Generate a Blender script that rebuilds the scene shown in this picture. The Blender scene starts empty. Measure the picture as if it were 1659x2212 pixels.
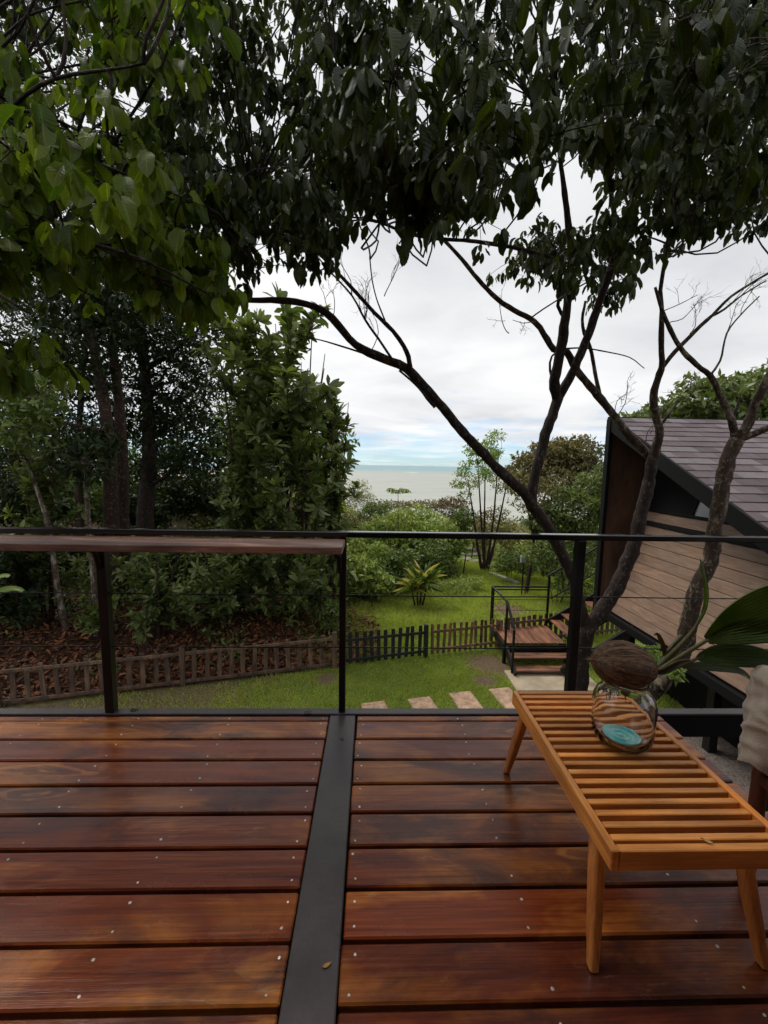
import bpy, bmesh, math, random
import numpy as np
from mathutils import Vector, Matrix
random.seed(7); rng = np.random.default_rng(11)
SC = bpy.context.scene
COL = SC.collection
rad = math.radians

# ------------------------------------------------------------------ camera
F, CX, CY = 896.0, 829.5, 1106.0            # lens measured on a 1659 px wide print of the photograph
CAM = np.array([0.0, 0.0, 1.45])
PITCH, ROLL, YAW = 6.46, 1.0, -1.7
RM = (Matrix.Rotation(rad(YAW), 3, 'Z') @ Matrix.Rotation(rad(90 - PITCH), 3, 'X') @ Matrix.Rotation(rad(ROLL), 3, 'Z'))
R = np.array(RM)
cam_data = bpy.data.cameras.new('camera'); cam = bpy.data.objects.new('camera', cam_data); COL.objects.link(cam)
cam_data.sensor_fit = 'HORIZONTAL'; cam_data.sensor_width = 36; cam_data.lens = 36 * F / 1659
cam_data.clip_start = 0.02; cam_data.clip_end = 60000
cam.matrix_world = Matrix.Translation(CAM.tolist()) @ RM.to_4x4()
SC.camera = cam
SC.view_settings.view_transform = 'Standard'; SC.view_settings.look = 'None'
SC.view_settings.exposure = 0.8; SC.view_settings.gamma = 1.0
SC.render.engine = 'CYCLES'
SC.cycles.max_bounces = 7; SC.cycles.diffuse_bounces = 2; SC.cycles.glossy_bounces = 2
SC.cycles.transmission_bounces = 7
SC.cycles.use_adaptive_sampling = True; SC.cycles.adaptive_threshold = .025
SC.cycles.caustics_reflective = False; SC.cycles.caustics_refractive = True; SC.cycles.blur_glossy = .5; SC.cycles.sample_clamp_indirect = 4
SC.cycles.use_denoising = True; SC.cycles.use_light_tree = False

# ------------------------------------------------------------------ sky and sun
SUN_EL, SUN_AZ = 58.0, -48.0
world = bpy.data.worlds.new('World'); SC.world = world; world.use_nodes = True
def build_world():
    nt = world.node_tree; N = nt.nodes; L = nt.links; N.clear()
    out = N.new('ShaderNodeOutputWorld')
    sky = N.new('ShaderNodeTexSky'); sky.sky_type = 'NISHITA'; sky.sun_disc = False
    sky.sun_elevation = rad(SUN_EL); sky.sun_rotation = rad(SUN_AZ); sky.air_density = 1.0; sky.dust_density = .3; sky.ozone_density = 3.0
    bg1 = N.new('ShaderNodeBackground'); bg1.inputs['Strength'].default_value = 0.085
    tint = N.new('ShaderNodeMixRGB'); tint.blend_type = 'MULTIPLY'; tint.inputs[0].default_value = 1; tint.inputs[2].default_value = (.52, .82, 1.12, 1); L.new(sky.outputs[0], tint.inputs[1])
    L.new(tint.outputs[0], bg1.inputs['Color'])
    tc = N.new('ShaderNodeTexCoord'); sep = N.new('ShaderNodeSeparateXYZ'); L.new(tc.outputs['Generated'], sep.inputs[0])
    def M(op, a, b=None, clamp=False):
        m = N.new('ShaderNodeMath'); m.operation = op; m.use_clamp = clamp
        for i, v in enumerate((a, b)):
            if v is None: continue
            if isinstance(v, (int, float)): m.inputs[i].default_value = v
            else: L.new(v, m.inputs[i])
        return m.outputs[0]
    zz = M('MAXIMUM', sep.outputs[2], 0.0)
    den = M('ADD', zz, 0.06)
    px, py = M('DIVIDE', sep.outputs[0], den), M('DIVIDE', sep.outputs[1], den)
    cmb = N.new('ShaderNodeCombineXYZ'); L.new(px, cmb.inputs[0]); L.new(py, cmb.inputs[1])
    def noise(scale, detail, rough, off):
        mp = N.new('ShaderNodeMapping'); mp.inputs['Location'].default_value = (off, off * .7, off * .3); L.new(cmb.outputs[0], mp.inputs[0])
        n = N.new('ShaderNodeTexNoise'); n.inputs['Scale'].default_value = scale; n.inputs['Detail'].default_value = detail
        n.inputs['Roughness'].default_value = rough; n.inputs['Distortion'].default_value = .4; L.new(mp.outputs[0], n.inputs['Vector']); return n.outputs['Fac']
    n1 = noise(.55, 6, .55, 3.1); n2 = noise(1.1, 5, .6, 9.7)
    ramp = N.new('ShaderNodeValToRGB'); L.new(n1, ramp.inputs[0])
    ramp.color_ramp.elements[0].position = .28; ramp.color_ramp.elements[0].color = (.39, .40, .42, 1)
    ramp.color_ramp.elements[1].position = .62; ramp.color_ramp.elements[1].color = (.575, .575, .58, 1)
    bg2 = N.new('ShaderNodeBackground'); L.new(ramp.outputs[0], bg2.inputs['Color']); bg2.inputs['Strength'].default_value = 1.0
    # openings in the cloud sheet towards the horizon: clear sky shows there
    mr = N.new('ShaderNodeMapRange'); L.new(zz, mr.inputs[0]); mr.inputs[1].default_value = .015; mr.inputs[2].default_value = .14
    mr.inputs[3].default_value = .75; mr.inputs[4].default_value = -.3
    gap = M('MULTIPLY', M('ADD', M('MULTIPLY', M('SUBTRACT', n2, .5), 2.6), mr.outputs[0]), 1.0, True)
    gap = M('MULTIPLY', gap, .8)
    mix = N.new('ShaderNodeMixShader'); L.new(gap, mix.inputs[0]); L.new(bg2.outputs[0], mix.inputs[1]); L.new(bg1.outputs[0], mix.inputs[2])
    L.new(mix.outputs[0], out.inputs[0])
build_world()
sun_d = bpy.data.lights.new('sun', 'SUN'); sun_d.energy = 1.5; sun_d.angle = rad(28); sun_d.color = (1.0, .95, .88)
sun = bpy.data.objects.new('sun', sun_d); COL.objects.link(sun)
sv = Vector((math.sin(rad(SUN_AZ)) * math.cos(rad(SUN_EL)), math.cos(rad(SUN_AZ)) * math.cos(rad(SUN_EL)), math.sin(rad(SUN_EL))))
sun.rotation_euler = sv.to_track_quat('Z', 'Y').to_euler()

# ------------------------------------------------------------------ measuring helpers
def ray(u, v): return R @ np.array([(u - CX) / F, -(v - CY) / F, -1.0])
def PY(u, v, y): d = ray(u, v); return CAM + d * ((y - CAM[1]) / d[1])
def PZ(u, v, z): d = ray(u, v); return CAM + d * ((z - CAM[2]) / d[2])
def PX(u, v, x): d = ray(u, v); return CAM + d * (x / d[0])
def proj(p):
    q = (np.asarray(p) - CAM) @ R
    w = np.maximum(-q[..., 2], 1e-6)
    return CX + F * q[..., 0] / w, CY - F * q[..., 1] / w, -q[..., 2]

# ------------------------------------------------------------------ object helpers
def link(o, parent=None):
    COL.objects.link(o)
    if parent is not None: o.parent = parent
    return o
def mesh_obj(name, me, mat=None, parent=None, loc=None):
    if mat is not None and len(me.materials) == 0: me.materials.append(mat)
    o = bpy.data.objects.new(name, me)
    if loc is not None: o.location = loc
    return link(o, parent)
def tag(o, label=None, cat=None, group=None, kind=None):
    if label: o['label'] = label
    if cat: o['category'] = cat
    if group: o['group'] = group
    if kind: o['kind'] = kind
    return o
def thing(name, label, cat, group=None, loc=(0, 0, 0)):
    o = bpy.data.objects.new(name, None); o.location = loc; o.empty_display_size = .1
    return tag(link(o), label, cat, group)
def raw_mesh(name, V, FA, smooth=False):
    me = bpy.data.meshes.new(name); me.from_pydata([tuple(map(float, v)) for v in V], [], FA)
    if smooth: me.polygons.foreach_set('use_smooth', [True] * len(me.polygons))
    me.update(); return me

class MB:
    def __init__(s): s.V = []; s.F = []
    def add(s, V, FA):
        b = len(s.V); s.V.extend(V); s.F.extend([tuple(i + b for i in f) for f in FA]); return s
    def box(s, lo, hi, b=.004, M=None):
        lo = np.array(lo, float); hi = np.array(hi, float); c = (lo + hi) / 2; h = np.abs(hi - lo) / 2; b = min(b, h.min() * .6)
        V = []; idx = {}
        for sx in (-1, 1):
            for sy in (-1, 1):
                for sz in (-1, 1):
                    for ax in range(3):
                        p = np.array([sx, sy, sz]) * (h - b); p[ax] = (sx, sy, sz)[ax] * h[ax]
                        idx[(sx, sy, sz, ax)] = len(V); V.append(c + p)
        FA = []
        for ax in range(3):
            o1, o2 = (ax + 1) % 3, (ax + 2) % 3
            for sg in (-1, 1):
                q = []
                for a, bb in ((-1, -1), (1, -1), (1, 1), (-1, 1)):
                    k = [0, 0, 0]; k[ax] = sg; k[o1] = a; k[o2] = bb; q.append(idx[(*k, ax)])
                FA.append(q if sg > 0 else q[::-1])
            for a in (-1, 1):
                for bb in (-1, 1):
                    k0 = [0, 0, 0]; k0[o1] = a; k0[o2] = bb; k1 = list(k0); k0[ax] = -1; k1[ax] = 1
                    q = [idx[(*k0, o1)], idx[(*k1, o1)], idx[(*k1, o2)], idx[(*k0, o2)]]
                    FA.append(q if a * bb > 0 else q[::-1])
        for sx in (-1, 1):
            for sy in (-1, 1):
                for sz in (-1, 1):
                    q = [idx[(sx, sy, sz, k)] for k in range(3)]
                    FA.append(q if sx * sy * sz > 0 else q[::-1])
        if M is not None: V = [np.array(M[0]) * v[0] + np.array(M[1]) * v[1] + np.array(M[2]) * v[2] + np.array(M[3]) for v in V]
        return s.add(V, FA)
    def bar(s, a, b, w, h, up=(0, 0, 1), bev=.003):
        a = np.array(a, float); b = np.array(b, float); d = b - a; L = np.linalg.norm(d); d /= L
        x = np.cross(d, up); x /= np.linalg.norm(x); z = np.cross(x, d)
        return s.box((-w / 2, 0, -h / 2), (w / 2, L, h / 2), bev, (x, d, z, a))
    def tube(s, pts, rs, n=8, cap=True, wob=0.0):
        pts = np.asarray(pts, float); m = len(pts)
        if np.isscalar(rs): rs = [rs] * m
        T = np.gradient(pts, axis=0); T /= np.maximum(np.linalg.norm(T, axis=1, keepdims=True), 1e-9)
        up = np.array([0, 0, 1.0]) if abs(T[0][2]) < .9 else np.array([1.0, 0, 0])
        x = np.cross(T[0], up); x /= np.linalg.norm(x); V = []; FA = []
        for i in range(m):
            x = x - T[i] * x.dot(T[i]); x /= np.linalg.norm(x); y = np.cross(T[i], x)
            for k in range(n):
                a = 2 * math.pi * k / n; r = rs[i] * (1 + (wob * random.uniform(-1, 1) if wob else 0))
                V.append(pts[i] + (x * math.cos(a) + y * math.sin(a)) * r)
        for i in range(m - 1):
            for k in range(n):
                FA.append((i * n + k, i * n + (k + 1) % n, (i + 1) * n + (k + 1) % n, (i + 1) * n + k))
        if cap: FA.append(tuple(range(n))[::-1]); FA.append(tuple((m - 1) * n + k for k in range(n)))
        return s.add(V, FA)
    def lathe(s, prof, n=32, origin=(0, 0, 0)):
        V = []; FA = []; o = np.array(origin, float)
        for r, z in prof:
            for k in range(n):
                a = 2 * math.pi * k / n; V.append(o + (r * math.cos(a), r * math.sin(a), z))
        for i in range(len(prof) - 1):
            for k in range(n): FA.append((i * n + k, i * n + (k + 1) % n, (i + 1) * n + (k + 1) % n, (i + 1) * n + k))
        FA.append(tuple(range(n))[::-1]); FA.append(tuple((len(prof) - 1) * n + k for k in range(n)))
        return s.add(V, FA)
    def mesh(s, name, smooth=False): return raw_mesh(name, s.V, s.F, smooth)
    def build(s, name, mat, parent=None, loc=None, smooth=False): return mesh_obj(name, s.mesh(name, smooth), mat, parent, loc)

def spline(pts, rs, step):
    pts = np.asarray(pts, float); rs = np.asarray(rs, float); P = []; Q = []
    ext = np.vstack([2 * pts[0] - pts[1], pts, 2 * pts[-1] - pts[-2]])
    for i in range(len(pts) - 1):
        p0, p1, p2, p3 = ext[i:i + 4]; n = max(2, int(np.linalg.norm(p2 - p1) / step))
        for k in range(n):
            t = k / n; P.append(.5 * (2 * p1 + (p2 - p0) * t + (2 * p0 - 5 * p1 + 4 * p2 - p3) * t * t + (3 * p1 - p0 - 3 * p2 + p3) * t ** 3))
            Q.append(rs[i] * (1 - t) + rs[i + 1] * t)
    P.append(pts[-1]); Q.append(rs[-1]); return np.array(P), np.array(Q)

# ------------------------------------------------------------------ materials
class NT:
    def __init__(s, name):
        s.m = bpy.data.materials.new(name); s.m.use_nodes = True; s.t = s.m.node_tree; s.N = s.t.nodes; s.L = s.t.links
        s.b = s.N['Principled BSDF']; s.out = s.N['Material Output']
    def new(s, ty, **kw):
        n = s.N.new('ShaderNode' + ty)
        for k, v in kw.items(): setattr(n, k, v)
        return n
    def put(s, sock, v):
        if v is None: return
        if isinstance(v, bpy.types.NodeSocket): s.L.new(v, sock)
        elif isinstance(v, (tuple, list)) and len(v) == 3 and sock.type == 'RGBA': sock.default_value = (*v, 1)
        else: sock.default_value = v
    def math(s, op, a, b=None, clamp=False, c=None):
        n = s.new('Math', operation=op, use_clamp=clamp); s.put(n.inputs[0], a); s.put(n.inputs[1], b); s.put(n.inputs[2], c); return n.outputs[0]
    def coord(s, kind='Object', scale=(1, 1, 1), rand=True, rot=(0, 0, 0)):
        tc = s.new('TexCoord'); v = tc.outputs[kind]
        if rand:
            oi = s.new('ObjectInfo'); a = s.new('VectorMath', operation='MULTIPLY_ADD')
            cb = s.new('CombineXYZ')
            for i in range(3): s.L.new(oi.outputs['Random'], cb.inputs[i])
            s.L.new(cb.outputs[0], a.inputs[0]); a.inputs[1].default_value = (37.0, 91.0, 53.0); s.L.new(v, a.inputs[2]); v = a.outputs[0]
        mp = s.new('Mapping'); mp.inputs['Scale'].default_value = scale; mp.inputs['Rotation'].default_value = rot; s.L.new(v, mp.inputs[0]); return mp.outputs[0]
    def noise(s, vec, scale=1, detail=4, rough=.55, dist=0.0):
        n = s.new('TexNoise'); s.L.new(vec, n.inputs['Vector']); n.inputs['Scale'].default_value = scale; n.inputs['Detail'].default_value = detail
        n.inputs['Roughness'].default_value = rough; n.inputs['Distortion'].default_value = dist; return n.outputs['Fac']
    def ramp(s, fac, stops):
        n = s.new('ValToRGB'); s.L.new(fac, n.inputs[0]); e = n.color_ramp.elements
        while len(e) < len(stops): e.new(.5)
        for k, (p, c) in enumerate(stops): e[k].position = p; e[k].color = (*c, 1) if len(c) == 3 else c
        return n.outputs[0]
    def mix(s, f, a, b, mode='MIX'):
        n = s.new('MixRGB', blend_type=mode); s.put(n.inputs[0], f); s.put(n.inputs[1], a); s.put(n.inputs[2], b); return n.outputs[0]
    def bump(s, h, strength=.3, dist=.01):
        n = s.new('Bump'); n.inputs['Strength'].default_value = strength; n.inputs['Distance'].default_value = dist; s.L.new(h, n.inputs['Height'])
        s.L.new(n.outputs[0], s.b.inputs['Normal']); return n.outputs[0]
    def set(s, **kw):
        for k, v in kw.items(): s.put(s.b.inputs[{'color': 'Base Color', 'rough': 'Roughness', 'metal': 'Metallic', 'coat': 'Coat Weight', 'coatr': 'Coat Roughness', 'spec': 'Specular IOR Level', 'ior': 'IOR', 'trans': 'Transmission Weight', 'sheen': 'Sheen Weight'}[k]], v)
        return s.m
G3 = lambda v: (v, v, v)

def mat_wood(name, dark, mid, light, axis='x', rough=(.3, .5), blot=1.0, grain=1.0, bump=.25, coat=0.0, tint=.35, amp=1.0):
    t = NT(name); st = {'x': (1, 7, 7), 'y': (7, 1, 7), 'z': (7, 7, 1)}[axis]
    v = t.coord('Object', st)
    fig = t.noise(v, 1.3, 5, .6, 1.6); vl = t.coord('Object', tuple(.5 if k == 1 else 1.6 for k in st)); big = t.noise(vl, 1.7 * blot, 3, .55, .8)
    g = t.noise(t.coord('Object', tuple(2 if k == 1 else 60 for k in st)), 2.2 * grain, 4, .65, .3)
    c = t.ramp(fig, [(.25, dark), (.52, mid), (.78, light)])
    c2 = t.ramp(big, [(.3, G3(.45)), (.5, G3(1)), (.72, (1.7, 1.55, 1.25))])
    c = t.mix(amp, c, c2, 'MULTIPLY')
    c = t.mix(.55, c, t.ramp(g, [(.3, G3(.5)), (.6, G3(1.25))]), 'MULTIPLY')
    oi = t.new('ObjectInfo'); rr = t.ramp(oi.outputs['Random'], [(0, G3(1 - tint)), (1, G3(1 + tint))]); c = t.mix(1.0, c, rr, 'MULTIPLY')
    ro = t.math('ADD', t.math('MULTIPLY', big, (rough[1] - rough[0]) * 1.6), rough[0] - (rough[1] - rough[0]) * .3)
    t.bump(t.math('ADD', g, t.math('MULTIPLY', fig, .7)), bump, .003)
    return t.set(color=c, rough=ro, coat=coat, coatr=.12)

def mat_deck():
    t = NT('deck_wood'); C_ = lambda sc: t.coord('Object', sc)
    fig = t.noise(C_((.8, 17, 8)), 1.0, 8, .62, 1.3); fine = t.noise(C_((2.2, 150, 60)), 1.0, 5, .7, .15); hue = t.noise(C_((.75, 2.0, 1)), 1.0, 5, .62, .9)
    dark = t.noise(C_((1.5, 3.4, 1)), 1.0, 6, .65, .6)
    vo = t.new('TexVoronoi'); vv = t.new('VectorMath', operation='ADD'); t.L.new(C_((1.15, 5.2, 1)), vv.inputs[0])
    nz = t.new('TexNoise'); t.L.new(C_((2, 6, 1)), nz.inputs['Vector']); nz.inputs['Scale'].default_value = 1.4; nz.inputs['Detail'].default_value = 4; sc = t.new('VectorMath', operation='SCALE'); t.L.new(nz.outputs['Color'], sc.inputs[0]); sc.inputs['Scale'].default_value = .55
    t.L.new(sc.outputs[0], vv.inputs[1]); t.L.new(vv.outputs[0], vo.inputs['Vector']); vo.inputs['Scale'].default_value = .8
    d = vo.outputs['Distance']; ring = t.math('SINE', t.math('MULTIPLY_ADD', d, 46.0, False, 0.0)); near = t.ramp(d, [(.06, G3(1)), (.34, G3(0))]); knot = t.ramp(d, [(.018, G3(1)), (.045, G3(0))])
    c = t.ramp(fig, [(.28, (.075, .0145, .0062)), (.47, (.160, .0335, .0115)), (.62, (.210, .0480, .0150)), (.78, (.29, .080, .0230))])
    c = t.mix(t.ramp(hue, [(.48, G3(0)), (.58, G3(.9))]), c, t.ramp(fig, [(.3, (.24, .066, .013)), (.55, (.40, .135, .024)), (.72, (.66, .27, .05))]))
    c = t.mix(t.math('MULTIPLY', near, t.ramp(ring, [(.25, G3(0)), (.9, G3(.55))])), c, (.50, .215, .050))
    c = t.mix(t.math('MULTIPLY', near, t.ramp(ring, [(.05, G3(.6)), (.4, G3(0))])), c, (.055, .015, .007))
    c = t.mix(knot, c, (.020, .007, .004))
    c = t.mix(t.ramp(dark, [(.36, G3(.85)), (.50, G3(0))]), c, (.058, .0195, .0150))
    c = t.mix(.7, c, t.ramp(fine, [(.30, G3(.45)), (.5, G3(1.0)), (.70, G3(1.4))]), 'MULTIPLY')
    sf = t.noise(C_((5, 26, 1)), 1.0, 8, .75, 1.5); c = t.mix(t.math('MULTIPLY', t.ramp(sf, [(.60, G3(0)), (.72, G3(.55))]), t.ramp(hue, [(.42, G3(0)), (.6, G3(1))])), c, (.50, .30, .15))
    oi = t.new('ObjectInfo'); c = t.mix(1.0, c, t.ramp(oi.outputs['Random'], [(0, (.70, .66, .72)), (.5, (1.0, .98, .95)), (1, (1.28, 1.25, 1.1))]), 'MULTIPLY')
    wet = t.noise(C_((1.6, 3.0, 1)), 1.0, 6, .6); ro = t.ramp(wet, [(.32, G3(.10)), (.52, G3(.22)), (.7, G3(.36))])
    t.bump(t.math('ADD', t.math('MULTIPLY', fine, .8), t.math('ADD', fig, t.math('MULTIPLY', t.math('MULTIPLY', ring, near), .25))), .22, .003)
    return t.set(color=c, rough=ro, spec=.45)

def mat_plain(name, col, rough=.5, var=.15, scale=6, bump=.1, metal=0.0, bscale=40, spec=.5):
    t = NT(name); v = t.coord('Object', (1, 1, 1)); n = t.noise(v, scale, 4, .6); n2 = t.noise(v, bscale, 3, .6)
    c = t.mix(1.0, col, t.ramp(n, [(.25, G3(1 - var)), (.75, G3(1 + var))]), 'MULTIPLY')
    t.bump(n2, bump, .003)
    return t.set(color=c, rough=t.math('ADD', t.math('MULTIPLY', n, .25), rough - .125), metal=metal, spec=spec)

def mat_steel():
    t = NT('black_painted_steel'); v = t.coord('Object', (1, 1, 1)); n = t.noise(v, 3.5, 5, .6); n2 = t.noise(v, 45, 3, .6)
    sp = t.new('TexVoronoi'); t.L.new(v, sp.inputs['Vector']); sp.inputs['Scale'].default_value = 7.5
    c = t.ramp(n, [(.3, (.0055, .0052, .0055)), (.7, (.013, .0115, .012))])
    ro = t.ramp(n, [(.3, G3(.26)), (.62, G3(.48))])
    # drying water marks
    wm = t.ramp(sp.outputs['Distance'], [(.10, G3(1)), (.16, G3(0))])
    c = t.mix(t.math('MULTIPLY', wm, .6), c, (.007, .007, .008)); ro = t.mix(t.math('MULTIPLY', wm, .7), ro, G3(.14))
    t.bump(n2, .08, .002); return t.set(color=c, rough=ro, spec=.26)

def mat_beam():
    t = NT('satin_beam_steel'); v = t.coord('Object', (1, 1, 1), rand=False); n = t.noise(v, 2.2, 5, .6); n2 = t.noise(v, 90, 3, .6); n3 = t.noise(v, 7, 6, .7, .5)
    sp = t.new('TexVoronoi'); t.L.new(v, sp.inputs['Vector']); sp.inputs['Scale'].default_value = 5.5
    c = t.ramp(n, [(.3, (.036, .029, .029)), (.7, (.086, .071, .070))]); c = t.mix(.5, c, t.ramp(n2, [(.3, G3(.75)), (.7, G3(1.2))]), 'MULTIPLY')
    wm = t.math('MULTIPLY', t.ramp(sp.outputs['Distance'], [(.11, G3(1)), (.16, G3(0))]), t.ramp(n3, [(.38, G3(0)), (.50, G3(1))])); c = t.mix(t.math('MULTIPLY', wm, .8), c, (.010, .009, .010))
    ro = t.mix(t.math('MULTIPLY', wm, .8), t.ramp(n, [(.3, G3(.30)), (.7, G3(.42))]), G3(.12)); t.bump(n2, .06, .002); return t.set(color=c, rough=ro, spec=.5)
def mat_bark(name, a, b, lichen, amount=.55, scale=1.0):
    t = NT(name); v = t.coord('Object', (1, 1, .55), rand=False); n = t.noise(v, 9 * scale, 6, .65, .6); l = t.noise(v, 5 * scale, 5, .7, .5); f = t.noise(v, 60, 4, .7)
    c = t.ramp(n, [(.3, a), (.7, b)]); c = t.mix(t.ramp(l, [(amount, G3(0)), (amount + .1, G3(.85))]), c, lichen)
    c = t.mix(.5, c, t.ramp(f, [(.3, G3(.55)), (.65, G3(1.3))]), 'MULTIPLY')
    sp2 = t.noise(v, 26 * scale, 4, .75, .3); c = t.mix(t.ramp(sp2, [(.57, G3(0)), (.63, G3(.8))]), c, lichen); c = t.mix(t.ramp(sp2, [(.30, G3(.8)), (.40, G3(0))]), c, a)
    t.bump(t.math('ADD', t.math('MULTIPLY', n, 1.0), t.math('MULTIPLY', f, .6)), 1.0, .02); return t.set(color=c, rough=.75, spec=.3)

def mat_leaf(name, c1, c2, trans=.28, rough=.42, mid=1.7, spec=.4, veins=.25, nsc=30):
    t = NT(name); at = t.new('Attribute', attribute_name='luv'); sp = t.new('SeparateXYZ'); t.L.new(at.outputs['Vector'], sp.inputs[0])
    oi = t.new('ObjectInfo'); var = t.math('FRACT', t.math('ADD', sp.outputs[2], oi.outputs['Random']))
    c = t.mix(var, c1, c2)
    ax = t.math('ABSOLUTE', sp.outputs[0])
    vv = t.math('SINE', t.math('MULTIPLY', t.math('SUBTRACT', sp.outputs[1], t.math('MULTIPLY', ax, .22)), 52.0))
    vein = t.math('MAXIMUM', t.ramp(ax, [(.05, G3(1)), (.11, G3(0))]), t.math('MULTIPLY', t.ramp(vv, [(.80, G3(0)), (.97, G3(1))]), veins))
    c = t.mix(vein, c, t.mix(1.0, c, G3(mid), 'MULTIPLY'))
    nb = t.noise(t.coord('Object', (1, 1, 1), rand=False), nsc, 3, .6); c = t.mix(.5, c, t.ramp(nb, [(.3, G3(.7)), (.7, G3(1.3))]), 'MULTIPLY')
    t.set(color=c, rough=rough, spec=spec)
    if veins: t.bump(t.math('ADD', t.math('MULTIPLY', vein, -1.0), t.math('MULTIPLY', vv, .35)), .35, .004)
    if trans:
        tr = t.new('BsdfTranslucent'); t.L.new(t.mix(1.0, c, (1.5, 1.7, .7), 'MULTIPLY'), tr.inputs[0])
        mx = t.new('MixShader'); mx.inputs[0].default_value = trans; t.L.new(t.b.outputs[0], mx.inputs[1]); t.L.new(tr.outputs[0], mx.inputs[2]); t.L.new(mx.outputs[0], t.out.inputs[0])
    return t.m

M_DECK = mat_deck(); M_STEEL = mat_steel(); M_BEAM = mat_beam(); M_RAIL = mat_plain('wet_rail_steel', (.006, .006, .007), .14, .2, 5, .02, 0, 40, .8)
M_BENCH = mat_wood('teak_bench', (.42, .140, .027), (.62, .235, .048), (.78, .345, .085), 'x', (.36, .55), 2.0, 1.0, .25, .05, .2, .5)
M_BENCHY = mat_wood('teak_bench_rail', (.40, .132, .025), (.58, .215, .044), (.74, .32, .078), 'y', (.34, .5), 1.2, 1.0, .15, .15, .08)
M_BENCHZ = mat_wood('teak_bench_leg', (.34, .105, .022), (.50, .17, .038), (.62, .24, .06), 'z', (.28, .42), 1.2, 1.0, .15, .15, .08)
M_SHELF = mat_wood('weathered_shelf_wood', (.10, .042, .030), (.28, .15, .115), (.58, .42, .36), 'x', (.35, .6), 2.2, 1.2, .8, 0, .05)
M_STAIRX = mat_wood('stair_wood', (.085, .034, .019), (.19, .085, .050), (.33, .17, .105), 'x', (.3, .5), 1.5, 1, .2, 0, .2)
M_STAIRY = mat_wood('stair_wood_across', (.095, .036, .020), (.20, .088, .052), (.34, .175, .11), 'y', (.3, .5), 1.5, 1, .2, 0, .2)
M_CLAD = mat_wood('cabin_cladding', (.165, .098, .066), (.230, .145, .100), (.31, .205, .145), 'y', (.5, .7), .7, 1.4, .7, 0, .09, .3)
M_PANEL = mat_wood('cabin_panel', (.10, .052, .034), (.125, .068, .047), (.15, .084, .06), 'z', (.5, .7), .8, .8, .2, 0, .05)
M_FENCE = mat_wood('weathered_fence', (.050, .026, .017), (.105, .062, .042), (.185, .13, .095), 'z', (.6, .85), 2, 1, .6, 0, .25)
M_FENCEB = mat_plain('black_stained_fence', (.012, .012, .013), .6, .35, 8, .4)
M_FENCEN = mat_wood('new_fence_wood', (.085, .045, .022), (.17, .095, .05), (.28, .17, .10), 'z', (.55, .8), 2, 1, .5, 0, .3)
M_SCREW = mat_plain('screw_steel', (.62, .57, .50), .34, .35, 300, .1, .8)
M_GLASSDARK = mat_plain('dark_window_glass', (.008, .009, .011), .16, .1, 2, 0.0, 0, 3, .6)
M_PANE = mat_plain('curtained_window_glass', (.20, .21, .22), .14, .25, 1.5, 0.0, 0, 3, .8)  # pane colour lightened to stand for the sky reflected in it
M_BLACK = mat_plain('black_boarding', (.006, .006, .0065), .7, .3, 5, .3, 0, 40, .15)

# ------------------------------------------------------------------ terrain
def sstep(a, b, x): t = np.clip((x - a) / (b - a), 0, 1); return t * t * (3 - 2 * t)
GROUND = -3.05
def fence_s(x, y): return y - (9.02 + .255 * x)
def gz(x, y):
    x = np.asarray(x, float); y = np.asarray(y, float)
    s = np.clip(fence_s(x, y) - .3, 0, 15)
    bank = sstep(.3, -4.5, x) * s * .165
    mound = sstep(-.3, -2.2, x) * sstep(.2, 2.2, fence_s(x, y)) * sstep(7, 3, fence_s(x, y)) * .4
    drop = np.clip(y - 23, 0, 400); drop = np.where(drop < 12, drop ** 2 / 24 * .16, .96 + (drop - 12) * .16)
    z = GROUND + bank + mound - drop + .04 * np.sin(x * 1.3 + y * .7) * np.sin(y * 1.1 - x * .4) * sstep(9, 12, y)
    return np.maximum(z, -37.0)
def g(x, y): return float(gz(x, y))

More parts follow.
